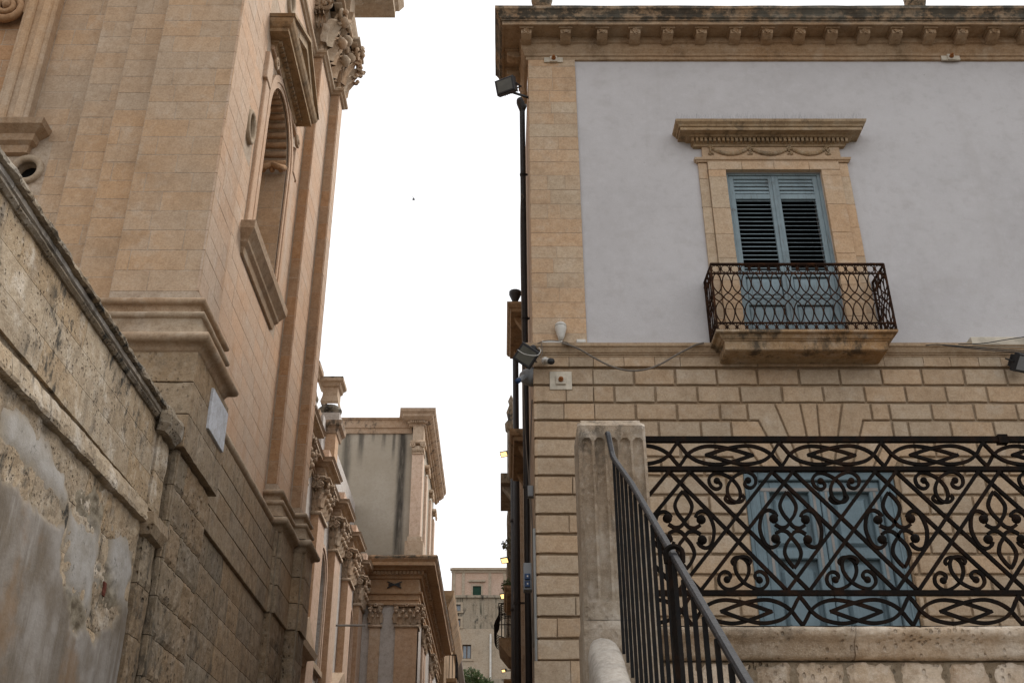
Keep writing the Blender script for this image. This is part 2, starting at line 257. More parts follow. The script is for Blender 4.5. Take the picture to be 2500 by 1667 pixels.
# ---------------------------------------------------------------- mesh helpers
class MB:
    def __init__(s): s.v = []; s.f = []; s.a = []
    def add(s, vs, fs, var=None):
        o = len(s.v); s.v += [tuple(p) for p in vs]; s.f += [tuple(i + o for i in f) for f in fs]
        if var is None: var = random.random()
        s.a += [var] * len(fs); return s
    def box(s, x0, x1, y0, y1, z0, z1, var=None):
        vs = [(x, y, z) for z in (z0, z1) for y in (y0, y1) for x in (x0, x1)]
        return s.add(vs, [(0, 2, 3, 1), (4, 5, 7, 6), (0, 1, 5, 4), (2, 6, 7, 3), (0, 4, 6, 2), (1, 3, 7, 5)], var)
    def fbox(s, fr, a0, a1, b0, b1, n0, n1, ch=0., var=None):
        if ch <= 0:
            vs = [fr(a, b, n) for n in (n0, n1) for b in (b0, b1) for a in (a0, a1)]
            return s.add(vs, [(0, 2, 3, 1), (4, 5, 7, 6), (0, 1, 5, 4), (2, 6, 7, 3), (0, 4, 6, 2), (1, 3, 7, 5)], var)
        return s.slab(fr, [(a0, b0), (a1, b0), (a1, b1), (a0, b1)], n0, n1, ch, var)
    def slab(s, fr, pts, n0, n1, ch=.004, var=None, back=False):
        n = len(pts); ins = inset(pts, ch)
        vs = [fr(a, b, n0) for a, b in pts] + [fr(a, b, n1 - ch) for a, b in pts] + [fr(a, b, n1) for a, b in ins]
        fs = [tuple(range(2 * n, 3 * n))]
        for r in (0, 1):
            for i in range(n):
                j = (i + 1) % n; fs.append((r * n + i, r * n + j, (r + 1) * n + j, (r + 1) * n + i))
        if back: fs.append(tuple(range(n - 1, -1, -1)))
        return s.add(vs, fs, var)
    def worn(s, fr, a0, a1, b0, b1, n0, n1, ch=.006, jit=.006, seg=.14, var=None):
        pts = []
        def edge(p, q):
            L = math.hypot(q[0] - p[0], q[1] - p[1]); k = max(1, min(6, int(L / seg)))
            for i in range(k):
                t = i / k; j = jit * (random.random() ** 2)
                nx, ny = -(q[1] - p[1]) / L, (q[0] - p[0]) / L
                pts.append((p[0] + (q[0] - p[0]) * t + nx * j, p[1] + (q[1] - p[1]) * t + ny * j))
        c = [(a0, b0), (a1, b0), (a1, b1), (a0, b1)]
        for i in range(4): edge(c[i], c[(i + 1) % 4])
        return s.slab(fr, pts, n0, n1, ch, var)
    def rough(s, fr, a0, a1, b0, b1, n0, n1, step=.06, amp=.012, freq=6., edge=.02, var=None, seed=0.):
        """a block whose face is a displaced grid with rounded, broken edges"""
        na = max(2, int((a1 - a0) / step)); nb = max(2, int((b1 - b0) / step)); vs = []; fs = []
        for j in range(nb + 1):
            for i in range(na + 1):
                a = a0 + (a1 - a0) * i / na; b = b0 + (b1 - b0) * j / nb
                p = Vector(fr(a, b, 0)) * freq + Vector((seed, 0, 0))
                d = amp * (noise.noise(p) + .6 * noise.noise(p * 2.3) + .4 * noise.noise(p * 5.1))
                e = min(i, na - i, j, nb - j)
                if e == 0: d -= edge * (1 + .8 * noise.noise(p * 2))
                vs.append(fr(a, b, n1 + d))
        W = na + 1
        for j in range(nb):
            for i in range(na): fs.append((j * W + i, j * W + i + 1, (j + 1) * W + i + 1, (j + 1) * W + i))
        ring = [i for i in range(W)] + [j * W + na for j in range(1, nb + 1)] + [nb * W + i for i in range(na - 1, -1, -1)] + [j * W for j in range(nb - 1, 0, -1)]
        o = len(vs)
        for k in ring:
            j, i = divmod(k, W); vs.append(fr(a0 + (a1 - a0) * i / na, b0 + (b1 - b0) * j / nb, n0))
        for i in range(len(ring)):
            j = (i + 1) % len(ring); fs.append((ring[i], o + i, o + j, ring[j]))
        return s.add(vs, fs, var)
    def tube(s, pts, r, n=6, closed=False, var=None, rot=0., cap=True):
        pts = [Vector(p) for p in pts]; N = len(pts)
        rr = r if isinstance(r, (list, tuple)) else [r] * N
        tan = []
        for i in range(N):
            a = pts[(i - 1) % N] if (closed or i > 0) else pts[i]; b = pts[(i + 1) % N] if (closed or i < N - 1) else pts[i]
            d = b - a; tan.append(d.normalized() if d.length > 1e-9 else Vector((0, 0, 1)))
        up = Vector((0, 1, 0)) if abs(tan[0].y) < .9 else Vector((1, 0, 0))
        vs = []; fs = []; prev = None
        for i in range(N):
            t = tan[i]
            if prev is None: x = (up - t * up.dot(t)).normalized()
            else:
                x = prev - t * prev.dot(t)
                x = x.normalized() if x.length > 1e-6 else (up - t * up.dot(t)).normalized()
            prev = x; y = t.cross(x)
            for k in range(n):
                an = 2 * math.pi * k / n + rot
                vs.append(pts[i] + (x * math.cos(an) + y * math.sin(an)) * rr[i])
        for i in range(N if closed else N - 1):
            j = (i + 1) % N
            for k in range(n):
                l = (k + 1) % n; fs.append((i * n + k, i * n + l, j * n + l, j * n + k))
        if not closed and cap: fs += [tuple(range(n - 1, -1, -1)), tuple((N - 1) * n + k for k in range(n))]
        return s.add(vs, fs, var)
    def bar(s, pts, w, closed=False, var=None): return s.tube(pts, w * .7071, 4, closed, var, rot=math.pi / 4)
    def lathe(s, prof, c=(0, 0, 0), n=16, axis='Z', var=None, ang=None):
        vs = []; fs = []; m = len(prof)
        for k in range(n):
            a = 2 * math.pi * k / n
            for r, h in prof:
                p = (r * math.cos(a), r * math.sin(a), h)
                if axis == 'Y': p = (p[0], -p[2], p[1])
                if axis == 'X': p = (p[2], p[0], p[1])
                vs.append((c[0] + p[0], c[1] + p[1], c[2] + p[2]))
        for k in range(n):
            l = (k + 1) % n
            for i in range(m - 1): fs.append((k * m + i, l * m + i, l * m + i + 1, k * m + i + 1))
        return s.add(vs, fs, var)
    def ball(s, c, r, n=10, m=7, sq=(1, 1, 1), var=None):
        vs = []; fs = []
        for j in range(m + 1):
            th = math.pi * j / m
            for i in range(n):
                ph = 2 * math.pi * i / n
                vs.append((c[0] + r * sq[0] * math.sin(th) * math.cos(ph), c[1] + r * sq[1] * math.sin(th) * math.sin(ph), c[2] + r * sq[2] * math.cos(th)))
        for j in range(m):
            for i in range(n):
                k = (i + 1) % n; fs.append((j * n + i, (j + 1) * n + i, (j + 1) * n + k, j * n + k))
        return s.add(vs, fs, var)
    def plan(s, path, prof, sub=0., amp=0., side=1, var=None, cap=True, freq=3., zs=None):
        """sweep a (projection, height) profile along a plan path with mitred corners"""
        P = [Vector((p[0], p[1])) for p in path]; Z = list(zs) if zs else [0.] * len(P)
        if sub > 0:
            Q = [P[0]]; ZZ = [Z[0]]
            for i in range(len(P) - 1):
                k = max(1, int((P[i + 1] - P[i]).length / sub))
                for j in range(1, k + 1):
                    Q.append(P[i].lerp(P[i + 1], j / k)); ZZ.append(Z[i] + (Z[i + 1] - Z[i]) * j / k)
            P = Q; Z = ZZ
        N = len(P); m = len(prof); vs = []; fs = []
        for i in range(N):
            ns = []
            if i > 0: d = (P[i] - P[i - 1]).normalized(); ns.append(Vector((d.y, -d.x)) * side)
            if i < N - 1: d = (P[i + 1] - P[i]).normalized(); ns.append(Vector((d.y, -d.x)) * side)
            nn = sum(ns, Vector((0, 0))) / len(ns); nn = nn / max(.25, nn.length_squared)
            for d, z in prof:
                jd = jz = 0.
                if amp > 0 and 0 < i < N - 1:
                    q = Vector((P[i].x * freq, P[i].y * freq, z * freq * 2)); jd = amp * (noise.noise(q) + .6 * noise.noise(q * 2.7)); jz = amp * .5 * noise.noise(q * 1.7 + Vector((9, 0, 0)))
                vs.append((P[i].x + nn.x * (d + jd), P[i].y + nn.y * (d + jd), z + jz + Z[i]))
        for i in range(N - 1):
            for k in range(m - 1): fs.append((i * m + k, (i + 1) * m + k, (i + 1) * m + k + 1, i * m + k + 1))
        if cap: fs += [tuple(range(m)), tuple((N - 1) * m + k for k in range(m - 1, -1, -1))]
        return s.add(vs, fs, var)
    def prism(s, fr, pts, n0, n1, var=None):
        n = len(pts); vs = [fr(a, b, n0) for a, b in pts] + [fr(a, b, n1) for a, b in pts]
        return s.add(vs, [tuple(range(n - 1, -1, -1)), tuple(range(n, 2 * n))] + [(i, (i + 1) % n, n + (i + 1) % n, n + i) for i in range(n)], var)
    def mesh(s, name, mat, smooth=False):
        me = bpy.data.meshes.new(name); me.from_pydata(s.v, [], s.f)
        at = me.attributes.new('var', 'FLOAT', 'FACE'); at.data.foreach_set('value', s.a)
        if smooth: me.polygons.foreach_set('use_smooth', [True] * len(s.f))
        me.materials.append(mat); me.update(); return me

def inset(pts, d):
    n = len(pts); A = sum(pts[i][0] * pts[(i + 1) % n][1] - pts[(i + 1) % n][0] * pts[i][1] for i in range(n)); sg = 1 if A > 0 else -1
    out = []
    for i in range(n):
        p0, p, p1 = pts[i - 1], pts[i], pts[(i + 1) % n]
        def nm(a, b):
            L = math.hypot(b[0] - a[0], b[1] - a[1]) or 1; return (-(b[1] - a[1]) / L * sg, (b[0] - a[0]) / L * sg)
        a, b = nm(p0, p), nm(p, p1); x, y = (a[0] + b[0]) / 2, (a[1] + b[1]) / 2; L2 = max(.3, x * x + y * y)
        out.append((p[0] + x / L2 * d, p[1] + y / L2 * d))
    return out
def catmull(pts, k=6, closed=False):
    P = [Vector(p) for p in pts]; N = len(P); out = []
    for i in range(N if closed else N - 1):
        p0 = P[(i - 1) % N] if (closed or i > 0) else P[i]; p1 = P[i]; p2 = P[(i + 1) % N]; p3 = P[(i + 2) % N] if (closed or i < N - 2) else p2
        for j in range(k):
            t = j / k; out.append(.5 * ((2 * p1) + (p2 - p0) * t + (2 * p0 - 5 * p1 + 4 * p2 - p3) * t * t + (3 * p1 - p0 - 3 * p2 + p3) * t ** 3))
    if not closed: out.append(P[-1])
    return out
def arc(c, r, a0, a1, k):
    return [(c[0] + r * math.cos(R(a0 + (a1 - a0) * i / k)), c[1] + r * math.sin(R(a0 + (a1 - a0) * i / k))) for i in range(k + 1)]
def FR(Y0): return lambda a, b, n: (a, Y0 - n, b)          # face towards the camera side (-Y)
def SD(X0): return lambda a, b, n: (X0 + n, a, b)          # face towards +X
def SL(X0): return lambda a, b, n: (X0 - n, a, b)          # face towards -X
def UP(Z0): return lambda a, b, n: (a, b, Z0 + n)

def thing(name, label, cat, loc=(0, 0, 0), group=None):
    o = bpy.data.objects.new(name, None); col.objects.link(o); o.location = loc; o.empty_display_size = .2
    o['label'] = label; o['category'] = cat
    if group: o['group'] = group
    return o
def wloc(o):
    v = Vector(o.location)
    if o.parent: v = wloc(o.parent) if o.parent.type == 'EMPTY' else Vector((0, 0, 0))
    return v
def attach(o, parent):
    if parent is not None:
        o.parent = parent
        t = parent
        while t.parent: t = t.parent
        if parent.type == 'EMPTY': o.matrix_parent_inverse = Matrix.Translation(-Vector(parent.location))
        else: o.matrix_parent_inverse = Matrix.Translation(-Vector(parent.location))
def part(name, mb, mat, parent, smooth=False, label=None, stuff=False):
    o = bpy.data.objects.new(name, mb.mesh(name, M[mat], smooth)); col.objects.link(o); attach(o, parent)
    if label: o['label'] = label
    if stuff: o['kind'] = 'stuff'
    return o
def inst(name, me, parent, loc, rot=(0, 0, 0), sc=(1, 1, 1)):
    o = bpy.data.objects.new(name, me); col.objects.link(o); attach(o, parent); o.location = loc; o.rotation_euler = rot; o.scale = sc; return o
def single(name, mb, mat, label, cat, group=None, smooth=False):
    o = bpy.data.objects.new(name, mb.mesh(name, M[mat], smooth)); col.objects.link(o); o['label'] = label; o['category'] = cat
    if group: o['group'] = group
    return o
def structure(name, mb, mat, kind='structure', label=None):
    o = bpy.data.objects.new(name, mb.mesh(name, M[mat])); col.objects.link(o); o['kind'] = kind
    if label: o['label'] = label
    return o

def wall_core(mb, fr, a0, a1, b0, b1, holes, n=0., var=.5):
    """a wall face with real openings; holes: ('rect',a0,a1,b0,b1,d) ('arch',a0,a1,b0,spring,d) ('oval',ac,bc,ra,rb,d)"""
    rects = []
    for h in holes:
        if h[0] == 'rect': rects.append((h[1], h[2], h[3], h[4]))
        elif h[0] == 'arch': r = (h[2] - h[1]) / 2; rects.append((h[1], h[2], h[3], h[4] + r + .03))
        else: rects.append((h[1] - h[3] - .08, h[1] + h[3] + .08, h[2] - h[4] - .08, h[2] + h[4] + .08))
    A = sorted({a0, a1, *[x for r in rects for x in r[:2]]}); B = sorted({b0, b1, *[x for r in rects for x in r[2:]]})
    for i in range(len(A) - 1):
        for j in range(len(B) - 1):
            ac, bc = (A[i] + A[i + 1]) / 2, (B[j] + B[j + 1]) / 2
            if not (a0 < ac < a1 and b0 < bc < b1) or any(r[0] < ac < r[1] and r[2] < bc < r[3] for r in rects): continue
            mb.add([fr(A[i], B[j], n), fr(A[i + 1], B[j], n), fr(A[i + 1], B[j + 1], n), fr(A[i], B[j + 1], n)], [(0, 1, 2, 3)], var)
    for h, r in zip(holes, rects):
        if h[0] == 'rect':
            loop = [(h[1], h[3]), (h[1], h[4]), (h[2], h[4]), (h[2], h[3])]
        elif h[0] == 'arch':
            rad = (h[2] - h[1]) / 2; c = ((h[1] + h[2]) / 2, h[4]); ap = arc(c, rad, 180, 0, 20)
            loop = [(h[1], h[3])] + ap + [(h[2], h[3])]
            for i in range(20):
                p, q = ap[i], ap[i + 1]
                mb.add([fr(p[0], p[1], n), fr(q[0], q[1], n), fr(q[0], r[3], n), fr(p[0], r[3], n)], [(0, 1, 2, 3)], var)
        else:
            K = 32; loop = [(h[1] + h[3] * math.cos(2 * math.pi * i / K), h[2] + h[4] * math.sin(2 * math.pi * i / K)) for i in range(K)]
            for i in range(K):
                def sq(k):
                    c, s_ = math.cos(2 * math.pi * k / K), math.sin(2 * math.pi * k / K); m = max(abs(c), abs(s_))
                    return (h[1] + (h[3] + .08) * c / m, h[2] + (h[4] + .08) * s_ / m)
                p, q, P, Q = loop[i], loop[(i + 1) % K], sq(i), sq(i + 1)
                mb.add([fr(*p, n), fr(*q, n), fr(*Q, n), fr(*P, n)], [(0, 1, 2, 3)], var)
        d = h[5]; L = len(loop); closed = True
        for i in range(L):
            p, q = loop[i], loop[(i + 1) % L]
            mb.add([fr(*p, n), fr(*q, n), fr(*q, n - d), fr(*p, n - d)], [(0, 1, 2, 3)], var)
    return mb
def ashlar(a0, a1, b0, b1, course, ln, skips=(), joint=.008, minl=.12, phase=0):
    """running-bond block rectangles with the skip rectangles cut out"""
    out = []; nrow = max(1, round((b1 - b0) / course)); ch = (b1 - b0) / nrow
    for r in range(nrow):
        z0, z1 = b0 + r * ch, b0 + (r + 1) * ch
        iv = [(a0, a1)]
        for s in skips:
            if min(z1, s[3]) - max(z0, s[2]) > .02:
                nv = []
                for p, q in iv:
                    if s[1] <= p or s[0] >= q: nv.append((p, q)); continue
                    if s[0] > p: nv.append((p, s[0]))
                    if s[1] < q: nv.append((s[1], q))
                iv = nv
        x = a0 - (ln * .5 if (r + phase) % 2 else 0) - random.random() * ln * .25; cuts = []
        while x < a1: x += ln * random.uniform(.7, 1.3); cuts.append(x)
        for p, q in iv:
            cs = [p] + [c for c in cuts if p + minl < c < q - minl] + [q]
            for i in range(len(cs) - 1):
                if cs[i + 1] - cs[i] > .05: out.append((cs[i] + joint / 2, cs[i + 1] - joint / 2, z0 + joint / 2, z1 - joint / 2))
    return out

# ---------------------------------------------------------------- carved ornament
def leaf(mb, fr, ac, b0, w, h, n0, out, lean=0., var=None):
    """an acanthus leaf: rises, bellies out and curls over at the tip"""
    na, nb = 8, 9; vs = []; fs = []
    for j in range(nb + 1):
        t = j / nb; wd = w * (.55 + .75 * math.sin(math.pi * min(1, t * .85 + .12))) * (1 - .55 * max(0, t - .7) / .3) * (1 + .16 * math.sin(t * 19))
        b = b0 + h * (t if t < .85 else .85 + (t - .85) * .1 - (t - .85) * .5); n = n0 + out * (t ** 2.2)
        for i in range(na + 1):
            s = i / na * 2 - 1
            rib = .10 * w * math.cos(s * math.pi * 3) + .16 * w * (1 - abs(s))
            vs.append(fr(ac + s * wd / 2 + lean * t * t, b - .10 * h * abs(s) ** 2 * t, n + rib - .12 * w * abs(s)))
    for j in range(nb):
        for i in range(na): fs.append((j * (na + 1) + i, j * (na + 1) + i + 1, (j + 1) * (na + 1) + i + 1, (j + 1) * (na + 1) + i))
    tip = vs[(nb) * (na + 1) + na // 2]; mb.add(vs, fs, var)
    if w > .05:
        mb.ball(fr(ac + lean, b0 + h * .84, n0 + out * .95), w * .26, 7, 5)
    return mb
def spiral(mb, fr, ac, bc, r, n, turns=1.6, sgn=1, w=.3, thick=None):
    pts = []; K = 26
    for i in range(K + 1):
        t = i / K; a = math.pi / 2 + sgn * turns * 2 * math.pi * t; rr = r * (1 - .8 * t)
        pts.append(fr(ac + rr * math.cos(a), bc + rr * math.sin(a), n + .3 * r * t))
    mb.tube(pts, [r * w * (1 - .45 * i / K) for i in range(K + 1)], 6)
    mb.ball(fr(ac, bc, n + .25 * r), r * .26, 8, 6)
def capital(mb, fr, a0, a1, b0, h, n0, pj=1.):
    """Corinthian pilaster capital on a face from a0 to a1, base b0, height h"""
    w = a1 - a0; k = max(2, round(w / (h * .36))); lw = w / k; d = .11 * h
    mb.fbox(fr, a0 - .02 * h, a1 + .02 * h, b0 - .05 * h, b0, n0 - .2, n0 + .05 * h)
    mb.prism(fr, [(a0, b0), (a1, b0), (a1 + .04 * h, b0 + .86 * h), (a0 - .04 * h, b0 + .86 * h)], n0 - .1, n0 + .03 * h)
    for i in range(k): leaf(mb, fr, a0 + lw * (i + .5), b0, lw * .95, h * .45, n0 + .03 * h, .20 * h * pj)
    for i in range(k + 1): leaf(mb, fr, a0 + lw * i, b0 + .1 * h, lw * .9, h * .62, n0 + .04 * h, .24 * h * pj)
    for s in (-1, 1):
        e = a1 if s > 0 else a0
        leaf(mb, fr, e - s * .12 * w, b0 + .42 * h, lw * .5, h * .42, n0 + .1 * h, .2 * h, lean=s * .16 * h)
        spiral(mb, fr, e + s * .02 * h, b0 + .77 * h, .125 * h, n0 + .2 * h, sgn=s, w=.34)
        spiral(mb, fr, (a0 + a1) / 2 + s * .12 * w, b0 + .74 * h, .085 * h, n0 + .12 * h, sgn=-s, w=.34)
    mb.fbox(fr, a0 - .12 * h, a1 + .12 * h, b0 + .9 * h, b0 + .96 * h, n0 - .1, n0 + .22 * h)
    mb.fbox(fr, a0 - .15 * h, a1 + .15 * h, b0 + .955 * h, b0 + 1.02 * h, n0 - .1, n0 + .26 * h)
    for q in range(6):
        an = q * math.pi / 3; mb.ball(fr((a0 + a1) / 2 + .07 * h * math.cos(an), b0 + .95 * h + .06 * h * math.sin(an), n0 + .27 * h), .045 * h, 6, 4)
    return mb
def arch_frame(mb, fr, a0, a1, b0, spring, w, n0, n1, k=20, var=None):
    r = (a1 - a0) / 2; c = ((a0 + a1) / 2, spring)
    I = [(a0, b0)] + arc(c, r, 180, 0, k) + [(a1, b0)]; O = [(a0 - w, b0)] + arc(c, r + w, 180, 0, k) + [(a1 + w, b0)]
    M1 = [(a0 - w * .45, b0)] + arc(c, r + w * .45, 180, 0, k) + [(a1 + w * .45, b0)]
    L = len(I); vs = []
    nm = n0 + (n1 - n0) * .6
    rings = [(I, n0 + .002), (I, nm), (M1, nm), (M1, n1), (O, n1), (O, n0 - .02)]
    for ring, n in rings: vs += [fr(a, b, n) for a, b in ring]
    fs = []
    for q in range(len(rings) - 1):
        for i in range(L - 1): fs.append((q * L + i, q * L + i + 1, (q + 1) * L + i + 1, (q + 1) * L + i))
    return mb.add(vs, fs, var)
def plant(mb, c, r, n, up=.6, ls=.05):
    for i in range(n):
        d = Vector((random.gauss(0, 1), random.gauss(0, 1), random.gauss(up, .8))); d.normalize(); p = Vector(c) + d * r * random.uniform(.15, 1.) ** .7
        a = d.cross(Vector((random.random(), random.random(), random.random()))).normalized(); s = ls * random.uniform(.5, 1.3)
        t = (d + Vector((random.gauss(0, .5), random.gauss(0, .5), random.gauss(0, .5)))).normalized()
        mb.add([p - a * s * .3, p + t * s * .5 - a * s * .35, p + t * s * 1.2, p + t * s * .5 + a * s * .35], [(0, 1, 2, 3)])
    return mb

# ================================================================ SETTING
g = MB(); g.add([(-900, -900, -1.72), (900, -900, -1.72), (900, 900, -1.72), (-900, 900, -1.72)], [(0, 1, 2, 3)]); structure('ground', g, 'ground')
g = MB(); g.add([(-3.2, -4, -1.6), (.42, -4, -1.6), (.42, 13, -1.3), (.42, 60, 6.), (.3, 125, 14.), (-3.4, 125, 14.), (-3.3, 60, 6.), (-3.2, 13, -1.3)],
                [(0, 1, 2, 7), (7, 2, 3, 6), (6, 3, 4, 5)]); structure('street', g, 'ground')
g = MB(); g.box(.46, 16, 5.36, 13.6, 1.02, 1.1); structure('upper_pavement', g, 'ground')

# ================================================================ CHURCH (left)
XP, XW, XM = -3.48, -3.88, -3.68          # pilaster face, wall face, half-step pilaster face
YC, YE, YF = 10.6, 11.55, 18.3            # front, end of the corner pilaster, far end
ZB, ZT = 6.28, 21.0
church = thing('church', 'tall honey-coloured limestone church with pedimented arched window filling the left side', 'church', (-6, 14, -1.7))
# front core, stepping back to the left
OCF = (-6.08, 8.5)
core = MB()
core.box(-4.51, XP - .012, YC + .012, YE - .012, ZB - .1, ZT, .5)
core.box(-4.99, -4.505, 10.762, 11.6, ZB - .1, ZT, .5)
core.box(-5.48, -4.985, 10.912, 11.7, ZB - .1, ZT, .5)
wall_core(core, FR(11.062), -9.5, -5.475, ZB - 1.5, ZT, [('oval', OCF[0], OCF[1], .135, .14, .7)])
core.box(-9.5, -4.6, 11.9, 17.5, -1.7, ZT, .5)
# side core with the window and oval openings
WY0, WY1, WZ0, WSP = 13.90, 15.62, 9.27, 12.02
OC1 = (13.0, 10.82); OC2 = (14.42, 14.95)
wall_core(core, SD(XW - .012), YE, 16.7, 5.4, ZT, [('arch', WY0, WY1, WZ0, WSP, .85), ('oval', OC1[0], OC1[1], .15, .21, .5), ('oval', OC2[0], OC2[1], .16, .24, .5)])
core.box(XW - .6, XM - .012, 16.712, 17.85, 5.4, ZT, .5)
core.box(XW - .6, XP - .012, 17.862, YF - .012, 5.4, ZT, .5)
part('wall', core, 'mortar', church)
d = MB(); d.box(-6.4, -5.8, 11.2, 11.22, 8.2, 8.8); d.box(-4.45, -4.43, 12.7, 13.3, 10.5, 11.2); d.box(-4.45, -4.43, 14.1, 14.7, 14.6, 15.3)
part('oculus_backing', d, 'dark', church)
d = MB(); d.box(-4.78, -4.76, 13.9, 15.6, 9.2, 13.1); gl = part('window_pane', d, 'glass', church)
d = MB()
for y in (14.4, 14.76, 15.12): d.box(-4.76, -4.72, y - .02, y + .02, 9.25, 12.95)
for z in (9.9, 10.6, 11.3, 12.0): d.box(-4.757, -4.725, 14.0, 15.55, z - .02, z + .02)
part('glazing_bars', d, 'wood', church)

specs = []      # (importance, frame, rect, material, proud)
for q in ashlar(-4.51, XP, 6.42, 12.9, .287, .52): specs.append((0, FR(YC + .012), q, 'church'))
for q in ashlar(-4.99, -4.51, 6.42, 12.9, .287, .6, phase=1): specs.append((1, FR(10.762), q, 'church'))
for q in ashlar(-5.48, -4.99, 6.42, 12.9, .287, .6): specs.append((2, FR(10.912), q, 'church'))
sk = [(-6.32, -5.84, 8.24, 8.76), (-6.66, -5.9, 8.66, 9.2), (-6.62, -6.16, 9.15, 13)]
for q in ashlar(-7.4, -5.48, 6.42, 12.9, .287, .5, sk): specs.append((3, FR(11.062), q, 'church_orange_shade' if q[0] < -6.5 and q[2] > 9.2 else 'church'))
for q in ashlar(YC, YE, 6.42, 12.9, .287, .6, (), .005): specs.append((4, SD(XP - .012), q, 'church_pink_lit'))
sks = [(13.38, 16.12, 8.85, 13.0), (13.28, 15.95, 13.0, 14.15), (OC1[0] - .3, OC1[0] + .3, OC1[1] - .34, OC1[1] + .34), (OC2[0] - .3, OC2[0] + .3, OC2[1] - .36, OC2[1] + .36)]
for q in ashlar(YE, 16.7, 6.1, 18., .30, .75, sks, .005): specs.append((6 + q[0], SD(XW - .012), q, 'church_pink_lit'))
for q in ashlar(16.7, 17.85, 6.4, 16.0, .30, .8): specs.append((40, SD(XM - .012), q, 'church_pink_lit'))
for q in ashlar(17.85, YF, 6.4, 16.0, .30, .8): specs.append((41, SD(XP - .012), q, 'church_pink_lit'))
for q in ashlar(XW, XM, 6.4, 16.0, .40, .8): specs.append((12.9, FR(16.712), q, 'church_orange_shade'))
for q in ashlar(XM, XP, 6.4, 16.0, .40, .8, phase=1): specs.append((12.95, FR(17.862), q, 'church_orange_shade'))
for q in ashlar(-4.62, XW - .02, WZ0 + .01, WSP - .1, .36, .42): specs.append((5.5, FR(WY1), q, 'church'))
specs.sort(key=lambda s: s[0])
rest = {}
for i, (k, fr, q, mt) in enumerate(specs):
    if i < 300:
        b = MB(); b.worn(fr, *q, -.02, .0022 + random.uniform(-.001, .0015), .0015, .004); part('ashlar_block', b, mt, church)
    else: rest.setdefault(mt, MB()).worn(fr, *q, -.02, .0022 + random.uniform(-.001, .0015), .0015, .004, seg=.5)
for mt, b in rest.items(): part('ashlar_courses', b, mt, church, stuff=True)
# rings of the round openings
def ring(fr, ac, bc, ra, rb, w, n1, mat='church_mould'):
    m = MB(); K = 32; vs = []; rs = [(0, -.05), (0, n1 * .6), (w * .5, n1), (w, n1 * .7), (w, -.02)]
    for e, n in rs:
        for i in range(K):
            a = 2 * math.pi * i / K; vs.append(fr(ac + (ra + e) * math.cos(a), bc + (rb + e) * math.sin(a), n))
    fs = [(q * K + i, q * K + (i + 1) % K, (q + 1) * K + (i + 1) % K, (q + 1) * K + i) for q in range(len(rs) - 1) for i in range(K)]
    m.add(vs, fs); return part('oculus_ring', m, mat, church, True)
ring(FR(11.062), *OCF, .135, .14, .085, .05); ring(SD(XW - .012), *OC1, .15, .21, .085, .07); ring(SD(XW - .012), *OC2, .16, .24, .085, .07)
# left aedicule jamb, its base and the scroll at the picture's corner
m = MB(); fr = FR(11.062)
m.fbox(fr, -6.62, -6.17, 9.16, 13.5, -.02, .16, .02); m.fbox(fr, -6.56, -6.44, 9.165, 13.4, .155, .20, .02); m.fbox(fr, -6.36, -6.23, 9.165, 13.4, .155, .19, .02)
part('jamb_strip', m, 'church', church)
m = MB(); m.plan([(-7.2, 11.06), (-6.17, 11.06), (-6.17, 11.3)], [(0, 8.72), (.06, 8.74), (.08, 8.84), (.14, 8.88), (.16, 8.97), (.27, 9.05), (.29, 9.13), (.2, 9.17), (0, 9.17)], .12, .006)
part('jamb_base', m, 'church_mould', church)
m = MB(); fr2 = FR(11.0); spiral(m, fr2, -6.86, 11.22, .26, .05, 2.2, 1, .26)
leaf(m, fr2, -6.62, 11.1, .2, .5, .05, .1); leaf(m, fr2, -7.1, 11.0, .25, .5, .05, .1)
part('volute_ornament', m, 'church_orange_shade', church, True)
# attic base mouldings round the corner pilaster
def torus(c, r, a0=95, a1=-85, k=7): return [(c[0] + r * math.cos(R(a0 + (a1 - a0) * i / k)), c[1] + r * math.sin(R(a0 + (a1 - a0) * i / k))) for i in range(k + 1)]
prof1 = [(-.02, 6.29), (.05, 6.275)] + torus((.085, 6.225), .045) + [(.07, 6.17), (.06, 6.12), (.06, 6.09)]
prof2 = [(.05, 6.085), (.08, 6.078)] + torus((.115, 6.03), .042) + [(.115, 5.985), (.15, 5.79)]
prof3 = [(.1, 5.785), (.16, 5.765)] + torus((.215, 5.69), .062) + [(.19, 5.62), (.16, 5.58), (.145, 5.55), (-.02, 5.54)]
pA = [(-7.6, 11.05), (-5.48, 11.05), (-5.48, 10.9), (-4.99, 10.9), (-4.99, 10.75), (-4.51, 10.75), (-4.51, YC), (XP, YC), (XP, YE), (XW + .03, YE)]
for pr in (prof1, prof2, prof3):
    m = MB(); m.plan(pA, pr, .12, .006); part('base_moulding', m, 'church_mould', church, True)
profw = [(-.02, 6.06), (.05, 6.05), (.06, 5.99), (.03, 5.97), (.03, 5.78), (.12, 5.765)] + torus((.20, 5.69), .062) + [(.16, 5.61), (.12, 5.56), (-.02, 5.54)]
m = MB(); m.plan([(XW, YE + .2), (XW, 16.7)], profw, .15, .006); part('base_moulding', m, 'church_mould', church, True)
for pr in (prof1, prof2, prof3):
    m = MB(); m.plan([(XW - .1, 16.7), (XM, 16.7), (XM, 17.85), (XP, 17.85), (XP, YF), (-4.4, YF)], pr, .15, .006); part('base_moulding', m, 'church_mould', church, True)
